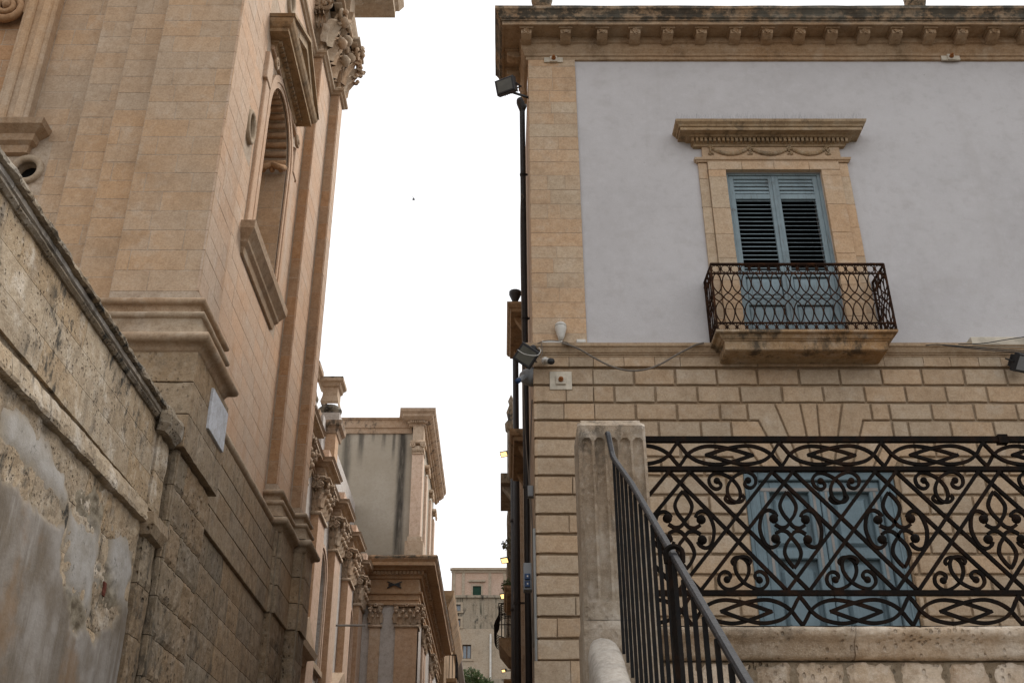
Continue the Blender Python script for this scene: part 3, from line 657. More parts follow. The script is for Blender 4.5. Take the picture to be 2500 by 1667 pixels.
# window: sill, eared frame, ribbed vault, pediment
fw = SD(XW)
m = MB(); m.plan([(XW - .1, 13.47), (XW, 13.47), (XW, 15.77), (XW - .1, 15.77)],
       [(0, 8.78), (.03, 8.80), (.05, 8.9), (.1, 8.96), (.11, 9.0), (.16, 9.08), (.2, 9.14), (.21, 9.27), (0, 9.275)]); part('window_sill', m, 'church_mould', church)
m = MB(); m.fbox(fw, 13.42, 13.67, 9.28, 12.72, -.02, .045, .012); m.fbox(fw, 13.34, 13.66, 12.15, 12.70, -.02, .065, .012); m.fbox(fw, 15.85, 16.1, 9.28, 12.72, -.02, .045, .012); m.fbox(fw, 15.86, 16.18, 12.15, 12.70, -.02, .065, .012)
m.fbox(fw, 13.6, 15.92, 13.0, 13.1, -.02, .05, .01); part('window_surround', m, 'church_pink_lit', church)
m = MB(); arch_frame(m, fw, WY0, WY1, WZ0, WSP, .22, 0, .05); part('window_architrave', m, 'church_pink_lit', church)
for i in range(15):
    a = R(8 + i * 164 / 14); c = (14.76, WSP); m = MB()
    p = (c[0] + .85 * math.cos(a), c[1] + .85 * math.sin(a)); m.tube([(XW - .03, p[0], p[1]), (XW - .8, p[0], p[1])], .062, 6); part('vault_rib', m, 'church_orange_shade', church, True)
for s, y in ((1, 15.56), (-1, 13.96)):
    m = MB(); pts = catmull([(XW - .04, y, 12.0), (XW - .1, y - s * .14, 11.92), (XW - .25, y - s * .1, 12.0), (XW - .4, y - s * .16, 11.9), (XW - .6, y - s * .08, 11.98), (XW - .8, y, 11.92)], 5); m.tube(pts, .06, 6)
    for i in range(5): m.ball((XW - .08 - i * .16, y - s * .05, 11.93), .055, 7, 5)
    part('carved_corbel_band', m, 'church_orange_shade', church, True)
for s, y in ((-1, 13.5), (1, 16.0)): m = MB(); spiral(m, SD(XW + .02), y + .2 * -s, 12.78, .12, .06, 1.5, s, .3); part('scroll_bracket', m, 'church_mould', church, True)
pp = [(XW - .1, 13.68), (XW, 13.68), (XW, 15.52), (XW - .1, 15.52)]
m = MB(); m.plan(pp, [(0, 13.02), (.06, 13.04), (.09, 13.1), (.12, 13.11), (.12, 13.16), (.31, 13.18), (.31, 13.25), (.34, 13.27), (.38, 13.33), (.40, 13.40), (0, 13.41)])
ped = part('pediment', m, 'hoodstone', church)
for i in range(17):
    m = MB(); y = 13.62 + i * (15.58 - 13.62) / 16; m.box(XW + .05, XW + .17, y - .035, y + .035, 13.10, 13.165); part('dentil', m, 'hoodstone', ped)
m = MB()
for s in (0, 1):
    f = lambda y: y if s == 0 else 29.2 - y
    m.prism(fw, [(f(13.28), 13.415), (f(13.62), 13.415), (f(14.6), 13.93), (f(14.6), 14.10)][::1 if s == 0 else -1], -.05, .36)
    m.prism(fw, [(f(13.24), 13.46), (f(13.28), 13.42), (f(14.6), 14.103), (f(14.6), 14.17)][::1 if s == 0 else -1], -.05, .42)
part('raking_cornice', m, 'hoodstone', ped)
m = MB(); m.prism(fw, [(13.5, 13.41), (15.7, 13.41), (14.6, 13.95)], -.05, .04); part('tympanum', m, 'church_pink_lit', ped)
# astragal, capitals and entablature of the far pilasters
pB = [(XW, YE), (XW, 16.7), (XM, 16.7), (XM, 17.85), (XP, 17.85), (XP, YF), (-4.4, YF)]
m = MB(); m.plan(pB, [(0, 15.72), (.03, 15.73), (.05, 15.77), (.09, 15.79), (.1, 15.84), (.07, 15.87), (0, 15.88)]); part('astragal', m, 'church_mould', church)
for fr, a0, a1, n in ((SD(XM), 16.74, 17.8, 'capital'), (SD(XP), 17.9, YF - .02, 'capital')):
    m = MB(); capital(m, fr, a0, a1, 15.9, 1.35, 0); part(n, m, 'church_mould', church, True)
for fr, a0, a1 in ((FR(16.7), XW + .02, XM - .02), (FR(17.85), XM + .02, XP - .01)):
    m = MB(); capital(m, fr, a0, a1, 15.9, 1.35, 0); part('capital_return', m, 'church_mould', church, True)
m = MB(); m.plan(pB, [(0, 17.28), (.04, 17.28), (.04, 17.5), (.08, 17.5), (.08, 17.72), (.16, 17.9), (.18, 18.0), (.06, 18.02), (.06, 19.0), (.2, 19.06), (.26, 19.3), (.9, 19.36), (.9, 19.6), (.98, 19.65), (1.08, 19.9), (1.08, 20.0), (0, 20.05)]); ent = part('entablature', m, 'church_mould', church)
for y in (17.0, 17.45, 17.9, 18.32):
    m = MB(); m.prism(lambda a, b, n: (XP + a, y + n, b), [(.2, 19.1), (.5, 19.08), (.8, 19.22), (.82, 19.37), (.2, 19.37)], -.13, .13);
    spiral(m, lambda a, b, n: (XP + a, y - n, b), .66, 19.22, .1, .10, 1.3, 1, .3); part('modillion', m, 'church_mould', ent)
# pedestal below the mouldings
PX = XP + .145
m = MB(); m.box(-7.6, PX - .11, 10.56, 11.9, -1.7, 5.58, .5); m.box(XW - .6, XW + .2, 11.9, 16.7, -1.7, 5.58, .5); m.box(XW - .6, XM + .12, 16.6, 17.9, -1.7, 5.58, .5); m.box(XW - .6, PX - .02, 17.74, 18.42, -1.7, 5.58, .5)
part('pedestal_core', m, 'mortarrough', church)
for q in ashlar(-5.2, PX, 4.42, 5.56, .36, .62): m = MB(); m.worn(FR(10.475), *q, -.1, .02, .008, .01); part('pedestal_stone', m, 'ped', church)
for q in ashlar(10.46, 11.96, 4.42, 5.56, .38, .8): m = MB(); m.rough(SD(PX - .02), *q, -.1, .022, .06, .005, 7, .006); part('pedestal_stone', m, 'ped', church)
for q in ashlar(10.5, 11.9, -1., 4.41, .40, .75): m = MB(); m.rough(SD(PX - .07), *q, -.06, .0, .04, .014, 7, .016); part('pedestal_stone', m, 'tufa', church)
for q in ashlar(-4.4, PX - .06, -1., 4.41, .40, .7): m = MB(); m.rough(FR(10.52), *q, -.06, .01, .07, .01, 7, .012); part('pedestal_stone', m, 'tufa', church)
wb = XW + .2
for q in ashlar(11.97, 16.62, 4.25, 5.56, .33, .95): m = MB(); m.worn(SD(wb), *q, -.03, .06, .006, .006); part('pedestal_stone', m, 'ped', church)
for q in ashlar(11.97, 16.62, .2, 4.25, .37, .9): m = MB(); m.rough(SD(wb), *q, -.03, .022, .08, .009, 6, .010); part('pedestal_stone', m, 'ped' if q[0] > 13.4 else 'tufa', church)
for fr, a0, a1 in ((SD(XM + .12), 16.62, 17.88), (SD(PX - .02), 17.76, 18.4), (FR(16.6), wb + .01, XM + .11), (FR(17.74), XM + .13, PX - .03)):
    for q in ashlar(a0, a1, 4.25, 5.56, .44, .8): m = MB(); m.worn(fr, *q, -.03, .05, .006, .006); part('pedestal_stone', m, 'ped', church)
    for q in ashlar(a0, a1, .2, 4.25, .45, .7): m = MB(); m.rough(fr, *q, -.03, .02, .1, .01, 6, .01); part('pedestal_stone', m, 'tufa', church)
m = MB(); m.slab(SD(PX), [(11.12, 4.93), (11.84, 4.93), (11.84, 5.43), (11.12, 5.43)], 0., .035, .004); part('plaque', m, 'marble', church, label='blank white marble plaque on the church pedestal')

# ================================================================ OLD STAIR WALL in front of the church
XS = -3.5; YS0, YS1 = 1.0, 10.06
ow = thing('terrace_wall', 'old stained stone wall with lichened coping at lower left below the church', 'wall', (-3.9, 5.5, -1.7))
m = MB(); m.box(-4.1, XS - .03, YS0, YS1, -1.7, 4.6, .5); m.box(-4.1, XS - .02, YS1 - .02, 10.47, -1.7, 4.3, .5); part('wall_core', m, 'mortarrough', ow)
for q in ashlar(3.4, YS1, 3.66, 4.51, .283, 1.15, (), .004): m = MB(); m.rough(SD(XS), *q, -.04, .0, .04, .006, 5, .001); part('stone_block', m, 'oldwall', ow)
for q in ashlar(3.4, YS1, .6, 3.44, .41, .9, (), .006): m = MB(); m.rough(SD(XS), *q, -.04, -.008, .04, .014, 5, .008); part('stone_block', m, 'oldwall', ow)
for q in ashlar(10.07, 10.46, -1., 3.35, .46, .6): m = MB(); m.rough(SD(XS + .03), *q, -.06, .02, .05, .014, 5, .014); part('stone_block', m, 'tufa', ow)
for q in ashlar(10.07, 10.44, 3.62, 4.40, .4, .6): m = MB(); m.rough(SD(XS + .03), *q, -.06, .0, .05, .008, 5, .01); part('stone_block', m, 'oldwall', ow)
# coping in two weathered layers + a string course
m = MB(); m.plan([(XS, YS0), (XS, YS1 - .02)], [(-.02, 4.50), (.02, 4.505), (.045, 4.53), (.045, 4.55), (-.02, 4.555)], .05, .007, freq=4); part('coping_bed', m, 'coping', ow)
y = 3.2
while y < YS1 - .1:
    L = random.uniform(.8, 1.15); y1 = min(YS1 - .03, y + L)
    m = MB(); m.plan([(XS, y + .004), (XS, y1 - .004)], [(-.3, 4.552), (.045, 4.552), (.06, 4.56), (.06, 4.605), (-.3, 4.61)], .05, .006, freq=5); part('coping_band', m, 'whiteplaster', ow)
    m = MB(); m.plan([(XS, y + .006), (XS, y1 - .006)], [(-.3, 4.604), (.075, 4.604), (.10, 4.615), (.105, 4.64), (.09, 4.67), (.05, 4.69), (-.05, 4.70), (-.3, 4.71)], .03, .020, freq=9)
    part('coping_stone', m, 'coping', ow); y = y1
y = 3.3
while y < YS1 - .05:
    L = random.uniform(.7, 1.1); y1 = min(YS1, y + L)
    m = MB(); m.plan([(XS, y + .004), (XS, y1 - .004)], [(-.05, 3.43), (.02, 3.44), (.05, 3.45), (.058, 3.48), (.045, 3.55), (.02, 3.64), (-.05, 3.69)], .045, .016, freq=5, zs=(-.10 + .10 * (y - 5) / 5, -.10 + .10 * (y1 - 5) / 5))
    part('string_course', m, 'oldwall', ow); y = y1
m = MB(); m.plan([(XS, 10.07), (XS + .06, 10.07), (XS + .06, 10.44), (XS, 10.47)], [(-.05, 3.30), (.04, 3.33), (.08, 3.42), (.05, 3.55), (-.05, 3.6)], .05, .016, freq=5); part('string_course', m, 'tufa', ow)
m = MB(); m.plan([(XS, 9.99), (XS + .05, 10.02), (XS + .05, 10.38), (XS, 10.46)], [(-.3, 4.38), (.05, 4.40), (.10, 4.47), (.12, 4.56), (.08, 4.66), (-.05, 4.74), (-.3, 4.76)], .05, .022, freq=5); part('coping_stone', m, 'coping', ow)
# plaster skins with broken edges (outlines read off the photograph, laid on the wall plane)
def poly2(poly): return [(p.y, p.z) for p in (onX(u, v, XS) for u, v in poly)]
def sdist(P, y, z):
    c = False; j = len(P) - 1; best = 1e9
    for i in range(len(P)):
        (ax, ay), (bx, by) = P[j], P[i]
        if (by > z) != (ay > z) and y < (ax - bx) * (z - by) / (ay - by) + bx: c = not c
        dx, dy = bx - ax, by - ay; t = max(0, min(1, ((y - ax) * dx + (z - ay) * dy) / (dx * dx + dy * dy))); best = min(best, math.hypot(y - ax - t * dx, z - ay - t * dy)); j = i
    return best if c else -best
GREY = [poly2([(-700, 800), (-90, 1090), (30, 1190), (100, 1270), (150, 1300), (150, 1440), (175, 1520), (235, 1560), (290, 1500), (306, 1440), (318, 1500), (300, 1720), (-90, 2000), (-700, 2000)])]
WHITE = [poly2(p) for p in ([(175, 1255), (210, 1270), (240, 1300), (238, 1370), (225, 1450), (218, 1490), (205, 1440), (168, 1430), (166, 1330)], [(278, 1290), (318, 1320), (325, 1400), (300, 1480), (280, 1440), (270, 1370)],
         [(15, 1010), (60, 1000), (120, 1090), (160, 1160), (165, 1220), (120, 1190), (60, 1120), (20, 1080)], [(60, 890), (110, 930), (150, 1010), (130, 1040), (80, 980)])]
ROUGH = [poly2(p) for p in ([(190, 1180), (235, 1190), (255, 1250), (240, 1300), (200, 1275), (178, 1230)], [(152, 1420), (185, 1440), (210, 1500), (205, 1550), (175, 1520), (155, 1470)], [(235, 1370), (280, 1380), (290, 1470), (260, 1490), (235, 1450)])]
def relief():
    step = .024; y0, y1, z0, z1 = 4.2, 10.05, .7, 3.44; ny, nz = int((y1 - y0) / step), int((z1 - z0) / step); vs = []; fs = []; A = []; B = []; C = []
    sm = lambda x: max(0., min(1., x)) ** 2 * (3 - 2 * max(0., min(1., x)))
    for j in range(nz + 1):
        for i in range(ny + 1):
            y, z = y0 + i * step, z0 + j * step; q = Vector((y * 2.6, z * 2.6, .3))
            w1 = .10 * noise.noise(q) + .06 * noise.noise(q * 2.7) + .035 * noise.noise(q * 7); w2 = .06 * noise.noise(q * 1.6 + Vector((5, 5, 5))) + .05 * noise.noise(q * 4 + Vector((2, 1, 5)))
            g = max(sdist(P, y, z) for P in GREY) + w1; w = max(sdist(P, y, z) for P in WHITE) + w2; r = max(sdist(P, y, z) for P in ROUGH) + w2 * .8
            G, Wt, Rg = sm(g / .10 + .5), sm(w / .22 + .5), sm(r / .12 + .5)
            cover = max(G, Wt, Rg); fn = noise.noise(q * 3) * .004 + noise.noise(q * 11) * .002
            n = -.016 + cover * .016 + G * .012 + Wt * .004 * (1 - G) + Rg * (1 - G) * .018 * noise.noise(q * 9) + fn + .007 * noise.noise(q * .8)
            vs.append((XS + n, y, z)); A.append(G); B.append(Wt); C.append(Rg)
    for j in range(nz):
        for i in range(ny):
            k = j * (ny + 1) + i; fs.append((k, k + 1, k + ny + 2, k + ny + 1))
    m = MB(); m.add(vs, fs, .5); o = part('lime_render', m, 'oldrender', ow, True)
    for nm, dat in (('grey', A), ('white', B), ('rough', C)):
        at = o.data.attributes.new(nm, 'FLOAT', 'POINT'); at.data.foreach_set('value', dat)
relief()
m = MB(); p = onX(254, 1437, XS); m.rough(SD(XS), p.y - .035, p.y + .035, p.z - .06, p.z + .06, -.02, .012, .02, .006, 20, .006); part('brick_chip', m, 'brickred', ow)

# ================================================================ PALAZZO (right)
D = 13.5; fz = lambda v, p=0.: zY(v, D - p); FP = FR(D)
pal = thing('palazzo', 'grey-plastered palazzo with rusticated ground floor, modillion cornice and one balcony on the right', 'palazzo', (8, 18, -1.7))
DX0, DX1, DZ = 3.233, 5.254, 5.354           # blue street door
BX0, BX1, BZ0, BZ1 = 3.491, 4.976, 7.17, 10.33   # balcony door
core = MB(); wall_core(core, FP, .47, 16, 7.0, 12.9, [('rect', BX0, BX1, BZ0, BZ1, .5)])
core.add([(.47, D, 7.0), (.47, 22, 7.0), (.47, 22, 13.3), (.47, D, 13.3)], [(0, 1, 2, 3)])
core.add([(.47, 22, 7.0), (16, 22, 7.0), (16, 22, 13.3), (.47, 22, 13.3)], [(0, 1, 2, 3)])
core.add([(16, D, -1.7), (16, 22, -1.7), (16, 22, 13.3), (16, D, 13.3)], [(0, 1, 2, 3)])
core.add([(.47, D, 13.3), (16, D, 13.3), (16, 22, 13.3), (.47, 22, 13.3)], [(0, 1, 2, 3)])
part('plaster_wall', core, 'plaster', pal)
core = MB(); wall_core(core, FP, .47, 16, -1.7, 7.0, [('rect', DX0, DX1, -1., DZ, .4)]); core.box(DX0 - .05, DX1 + .05, D + .38, D + .45, -1., DZ + .05)
part('lower_wall', core, 'joint', pal)
core = MB(); core.add([(.468, D + .02, -1.7), (.468, 22, -1.7), (.468, 22, 13.28), (.468, D + .02, 13.28)], [(0, 1, 2, 3)]); part('side_wall', core, 'street_wall', pal)
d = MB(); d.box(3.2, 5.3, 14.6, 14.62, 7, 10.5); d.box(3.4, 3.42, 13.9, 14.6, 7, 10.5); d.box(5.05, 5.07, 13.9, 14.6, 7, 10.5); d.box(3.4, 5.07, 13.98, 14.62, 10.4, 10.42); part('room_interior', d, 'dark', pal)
# corner pilaster of ashlar
rows = [143, 166, 194.5, 225, 253, 280, 307, 338, 369, 399, 432, 467, 502, 537, 572, 605, 634, 670, 705, 741, 779, 817, 845]
m = MB(); m.box(.452, 1.213, D - .03, D + .55, 7.24, 12.7, .5); part('pilaster_core', m, 'mortar', pal)
for i in range(len(rows) - 1):
    z1, z0 = fz(rows[i]), fz(rows[i + 1]); k = random.choice((1, 2, 2, 3)); cuts = sorted([.445, 1.222] + [.445 + .777 * (j + random.uniform(.75, 1.25)) / k for j in range(k - 1)])
    for j in range(k): m = MB(); m.worn(FP, cuts[j] + .002, cuts[j + 1] - .002, z0 + .0025, z1 - .0025, -.02, .034 + random.uniform(-.002, .002), .003, .005); part('quoin_block', m, 'palstone', pal)
    m = MB(); m.worn(SL(.452), D - .028, D + .5, z0 + .003, z1 - .003, -.02, .008, .003, .005); part('quoin_return', m, 'palstone', pal)
# rusticated ground floor
Z0, RH = 2.855, .2687; DC = (DX0 + DX1) / 2
lim = {12: .85, 11: 1.1, 10: 1.35, 9: 1.13}
for r in range(-3, 15):
    z0, z1 = Z0 + r * RH, Z0 + (r + 1) * RH
    m = MB(); k = random.choice((1, 2, 2)); cuts = [.445] + ([.445 + .835 * random.uniform(.3, .7)] if k == 2 else []) + [1.28]
    for j in range(len(cuts) - 1):
        m = MB(); g0 = .002 if j else 0; m.worn(FP, cuts[j] + g0, cuts[j + 1] - .002, z0 + .016, z1 - .016, -.02, .042, .009, .009); part('rusticated_block', m, 'rust', pal)
    m = MB(); m.worn(SL(.47), D - .045, D + .6, z0 + .016, z1 - .016, -.02, .022, .008, .006); part('rusticated_return', m, 'rust', pal)
    x = 1.28 + (.29 if r % 2 else 0.) + .05; xs = [1.283]
    if r % 2: xs.append(1.28 + .29)
    while xs[-1] < 9.0: xs.append(xs[-1] + .578 * random.uniform(.97, 1.03))
    hw = lim.get(r, 1.013 if r < 10 else 0.)
    for j in range(len(xs) - 1):
        a0, a1 = xs[j], xs[j + 1]
        for p, q in (((a0, min(a1, DC - hw)), (max(a0, DC + hw), a1)) if hw else ((a0, a1),)):
            if q - p < .06: continue
            gl = .003 if j == 0 else .015
            m = MB(); m.worn(FP, p + gl, q - .015, z0 + .016, z1 - .016, -.02, .034 + random.uniform(-.003, .003), .009, .009); part('rusticated_block', m, 'rust', pal)
for s in (-1, 1):
    for pts in ([(.117, 6.35), (.47, 6.35), (.206, 5.354), (.06, 5.354)], [(.47, 6.35), (.85, 6.35), (.85, 6.08), (.72, 6.08), (.445, 5.354), (.206, 5.354)],
                [(.72, 6.08), (1.1, 6.08), (1.1, 5.81), (.98, 5.81), (.72, 5.354), (.445, 5.354)], [(.98, 5.81), (1.35, 5.81), (1.35, 5.542), (1.13, 5.542), (1.02, 5.354), (.72, 5.354)]):
        pp = inset([(DC + s * a, b) for a, b in pts], .014); m = MB(); m.slab(FP, pp, -.02, .035, .009); part('voussoir', m, 'rust', pal)
m = MB(); m.slab(FP, inset([(DC - .117, 6.35), (DC - .06, 5.354), (DC + .06, 5.354), (DC + .117, 6.35)], .013), -.02, .038, .009); part('keystone', m, 'rust', pal)
x = .45
while x < 9:
    L = random.uniform(.3, .62); m = MB(); m.worn(FP, x + .002, x + L - .002, 6.905, 7.055, -.02, .05, .004, .004); part('frieze_block', m, 'rust', pal); x += L
m = MB(); m.box(.6, 16, D - .08, D, -1.7, 2.04); part('plinth', m, 'rust', pal)
for q in ashlar(.40, 9., 2.05, 2.85, .4, .8): m = MB(); m.rough(FP, *q, -.02, .075, .08, .006, 6, .008); part('plinth_block', m, 'rust', pal)
m = MB(); m.plan([(.45, 13.95), (.45, D), (16, D)], [(0, 7.05), (.055, 7.05), (.06, 7.075), (.075, 7.08), (.08, 7.10), (.095, 7.105), (.12, 7.17), (.14, 7.185), (.14, 7.235), (0, 7.25)], .15, .003); part('string_course', m, 'palcornice', pal)
# crowning cornice with modillions and rosettes
m = MB(); m.plan([(.445, 14.55), (.445, D), (16, D)],
       [(0, 12.62), (.04, 12.63), (.04, 12.69), (.06, 12.70), (.065, 12.74), (.10, 12.80), (.12, 12.88), (.12, 12.905), (.14, 12.91), (.14, 13.035), (.40, 13.04), (.40, 13.03), (.43, 13.03), (.43, 13.10), (.45, 13.105), (.455, 13.13), (.475, 13.14), (.49, 13.20), (.53, 13.26), (.55, 13.27), (.55, 13.335), (.52, 13.35), (0, 13.40)], .2, .006, freq=2)
cor = part('cornice', m, 'palcornice', pal)
def modillion_mesh():
    m = MB(); fr = lambda a, b, n: (n, -a, b)
    m.prism(fr, [(.10, -.15), (.16, -.155), (.24, -.145), (.31, -.12), (.345, -.10), (.35, -.02), (.10, -.02)], -.084, .084, .4); m.box(-.115, .115, -.385, -.1, -.022, .012, .5)
    return m.mesh('modillion', M['palcornice'])
def rosette_mesh():
    m = MB(); m.lathe([(.0, .018), (.012, .016), (.018, .004), (.02, 0)], n=10, axis='Y')
    for q in range(6):
        a = q * math.pi / 3; m.ball((.03 * math.cos(a), -.006, .03 * math.sin(a)), .017, 7, 5, (1, .8, 1))
    for q in range(6):
        a = q * math.pi / 3 + .5; m.ball((.047 * math.cos(a), -.001, .047 * math.sin(a)), .011, 6, 4)
    return m.mesh('rosette', M['palcornice'], True)
MODM, ROSM = modillion_mesh(), rosette_mesh()
us = [1285, 1381, 1470.5, 1551, 1631, 1713, 1796, 1874.5, 1954, 2033, 2112, 2191, 2273, 2351, 2428.6, 2507]
mx = [onY(u, 76, D - .35).x for u in us]; mx += [mx[-1] + .54 * i for i in range(1, 6)]
for i, x in enumerate(mx):
    o = inst('modillion', MODM, cor, (x, D, 13.025)); r = inst('rosette', ROSM, o, (0, 0, 0)); r.matrix_parent_inverse = Matrix.Identity(4)
    r.location = (0, -.350, -.058); r.rotation_euler = (R(-14), random.random() * 3, 0); k = random.uniform(1.05, 1.25); r.scale = (k, k, k)
for y in (13.75, 14.2): inst('modillion', MODM, cor, (.445, y, 13.025), (0, 0, R(-90)))
# balcony window surround
m = MB(); J = [7.25, 7.75, 8.28, 8.72, 9.2, 9.66, 10.15, 10.485]
for x0, x1, pr, ph in ((3.076, 3.217, .035, 0), (5.272, 5.417, .035, 1), (3.221, BX0, .075, 1), (BX1, 5.268, .075, 0)):
    zs = [7.25] + [z + random.uniform(-.08, .08) for z in J[1:-1]] + [10.33 if pr > .05 else 10.485]
    for i in range(len(zs) - 1): m = MB(); m.worn(FP, x0, x1, zs[i] + .001, zs[i + 1] - .001, -.02, pr, .003, .005); part('jamb_block', m, 'palstone', pal)
xs = [3.221, 3.75, 4.25, 4.8, 5.268]
for i in range(4): m = MB(); m.worn(FP, xs[i] + .001, xs[i + 1] - .001, 10.333, 10.487, -.02, .075, .004, .005); part('lintel_block', m, 'palstone', pal)
m = MB(); m.plan([(3.12, D + .05), (3.12, D), (5.37, D), (5.37, D + .05)], [(0, 10.49), (.06, 10.49), (.07, 10.51), (.09, 10.52), (.10, 10.555), (.06, 10.565), (0, 10.57)]); part('frieze_moulding', m, 'palstone', pal)
m = MB(); m.fbox(FP, 3.16, 5.33, 10.565, 10.82, -.02, .05, .006); fri = part('frieze_panel', m, 'palstone', pal)
m = MB(); m.plan([(3.1, D + .05), (3.1, D), (5.34, D), (5.34, D + .05)], [(0, 10.79), (.07, 10.79), (.08, 10.82), (.10, 10.825), (.10, 10.90), (.17, 10.905), (.19, 10.93), (.27, 10.935), (.27, 10.93), (.30, 10.93), (.30, 10.985), (.32, 10.99), (.33, 11.02), (.365, 11.05), (.375, 11.09), (0, 11.12)], .2, .003, freq=3)
hood = part('window_hood', m, 'hoodstone', pal)
for i in range(36):
    x = 3.01 + i * (5.43 - 3.01) / 35; m = MB(); m.box(x - .02, x + .02, D - .155, D - .09, 10.832, 10.898); part('dentil', m, 'hoodstone', hood)
# festoons and pendants on the frieze
px_ = [onY(u, 376, D - .06).x for u in (1736, 1831, 1929.5, 2022)]
for i in range(3):
    a, b = px_[i], px_[i + 1]; pts = []; m = MB()
    for j in range(17):
        t = j / 16; x = a + (b - a) * t; z = 10.79 - .14 * (1 - (2 * t - 1) ** 2) ** .8; m.ball((x, D - .062, z), .025 + .014 * math.sin(math.pi * t), 7, 5, (1.3, .8, 1))
        if j % 2: m.ball((x, D - .078, z - .008), .014, 6, 4)
    part('festoon', m, 'hoodstone', fri, True)
for x in px_:
    m = MB()
    for q in range(5): an = q * 1.2566; m.ball((x + .026 * math.cos(an), D - .066, 10.795 + .022 * math.sin(an)), .02, 7, 5)
    for q in range(7): m.ball((x + random.uniform(-.02, .02), D - .064, 10.75 - q * .019), .019 - .0008 * q, 6, 4)
    for s in (-1, 1): m.ball((x + s * .03, D - .06, 10.65), .018, 6, 4)
    part('flower_pendant', m, 'hoodstone', fri, True)
m = MB()
for i in range(120):
    x = 2.75 + i * (5.66 - 2.75) / 119
    for k in range(2): q = Vector((random.gauss(0, .022), random.gauss(0, .03), .11)); p0 = Vector((x, D - .33, 11.09)); m.tube([p0, p0 + q], .0011, 3, cap=False)
part('bird_spikes', m, 'greyplastic', hood, stuff=True)
# balcony shutters
YD = D + .07; FD = FR(YD)
m = MB()
for a0, a1, b0, b1 in ((BX0, BX0 + .05, BZ0, BZ1), (BX1 - .05, BX1, BZ0, BZ1), (BX0 + .05, BX1 - .05, BZ1 - .035, BZ1)): m.fbox(FD, a0, a1, b0, b1, -.05, .045, .004)
part('door_frame', m, 'blue', pal)
for li, (a0, a1) in enumerate(((3.543, 4.228), (4.240, 4.925))):
    leaf_o = MB(); w = .075; FL = FR(YD)
    for p in ((a0, a0 + w, BZ0, 10.29), (a1 - w, a1, BZ0, 10.29), (a0 + w, a1 - w, 10.235, 10.29), (a0 + w, a1 - w, 9.855, 9.945), (a0 + w, a1 - w, 8.44, 8.555), (a0 + w, a1 - w, 7.96, 8.06), (a0 + w, a1 - w, BZ0, 7.3)): leaf_o.fbox(FL, *p, -.02, .03, .004)
    lo = part('shutter_leaf', leaf_o, 'blue', pal)
    for i in range(4):
        m = MB(); z = 9.955 + i * .0705; m.prism(lambda a, b, n: (n, YD - a, b), [(.022, z + .002), (.026, z + .012), (-.004, z + .085), (-.01, z + .078)], a0 + w, a1 - w); part('slat', m, 'blue', lo)
    for i in range(17):
        m = MB(); z = 8.59 + i * .0765; tl = .036 if li == 0 else .025
        m.prism(lambda a, b, n: (n, YD - a, b), [(.022, z), (.022, z + .007), (-.02, z + tl + .006), (-.02, z + tl)], a0 + w, a1 - w); part('slat', m, 'blue', lo)
    for z0, z1 in ((8.07, 8.43), (7.31, 7.95)): m = MB(); m.fbox(FL, a0 + w + .01, a1 - w - .01, z0 + .01, z1 - .01, -.015, .012, .01); m.fbox(FL, a0 + w + .07, a1 - w - .07, z0 + .06, z1 - .06, .01, .022, .01); part('panel', m, 'blue', lo)
m = MB(); m.fbox(FD, 4.21, 4.258, BZ0, 10.285, .028, .045, .006); part('meeting_stile', m, 'blue', pal)
# balcony slab and railing
m = MB(); m.plan([(3.13, D), (3.13, 13.08), (5.27, 13.08), (5.27, D)], [(-.2, 6.94), (.03, 6.94), (.05, 6.955), (.05, 7.07), (.07, 7.08), (.08, 7.095), (.10, 7.10), (.13, 7.145), (.17, 7.155), (.18, 7.165), (.18, 7.195), (-.2, 7.2)], .1, .005)
m.box(3.2, 5.2, 13.12, D - .001, 6.945, 7.18); part('balcony_slab', m, 'slabstone', pal)
RY, RX0, RX1 = 12.97, 2.985, 5.455
m = MB()
for z, w in ((8.295, .03), (8.14, .02), (7.335, .02), (7.205, .022)): m.bar([(RX0, D - .02, z), (RX0, RY, z), (RX1, RY, z), (RX1, D - .02, z)], w)
rail = part('balcony_railing', m, 'rustiron', pal)
m0 = MB(); m0.bar([(0, 0, 7.195), (0, 0, 8.3)], .026); pm = m0.mesh('post', M['rustiron'])
for x, y in ((RX0, RY), (RX1, RY), (RX0, D - .03), (RX1, D - .03)): inst('post', pm, rail, (x, y, 0))
NU = 18; W = (RX1 - RX0) / NU
def strand(s):
    nod = [(8.138, .12), (8.09, .62), (7.97, .95), (7.88, .6), (7.823, 0), (7.79, -.6), (7.752, -.93), (7.714, -.6), (7.68, 0), (7.62, .6), (7.515, .95), (7.40, .55), (7.345, .12)]
    m = MB(); m.tube(catmull([(s * f * W / 2, 0, z) for z, f in nod], 3), .0092, 5); return m.mesh('wavy_bar', M['rustiron'])
ST = [strand(-1), strand(1)]
def collar():
    m = MB()
    for z in (7.97, 7.752, 7.515): m.ball((W / 2, 0, z), .013, 6, 4)
    return m.mesh('collar', M['rustiron'])
CO = collar()
def ringm(zc, h):
    m = MB(); m.tube([(.054 * math.cos(i * math.pi / 8), 0, zc + h * math.sin(i * math.pi / 8)) for i in range(16)], .0068, 5, True)
    m.bar([(W / 2, 0, zc - h), (W / 2, 0, zc + h)], .016); m.ball((W / 2, 0, zc), .021, 6, 4); m.bar([(.05, 0, zc), (W / 2, 0, zc)], .009)
    for sz in (-1, 1):
        for sx in (-1, 1): m.tube([(sx * .03, 0, zc + sz * h * .86), (sx * .016, 0, zc + sz * h * .66), (sx * .006, 0, zc + sz * h * .8)], .005, 4)
    return m.mesh('ring_band', M['rustiron'])
RB = [ringm(8.217, .066), ringm(7.27, .052)]
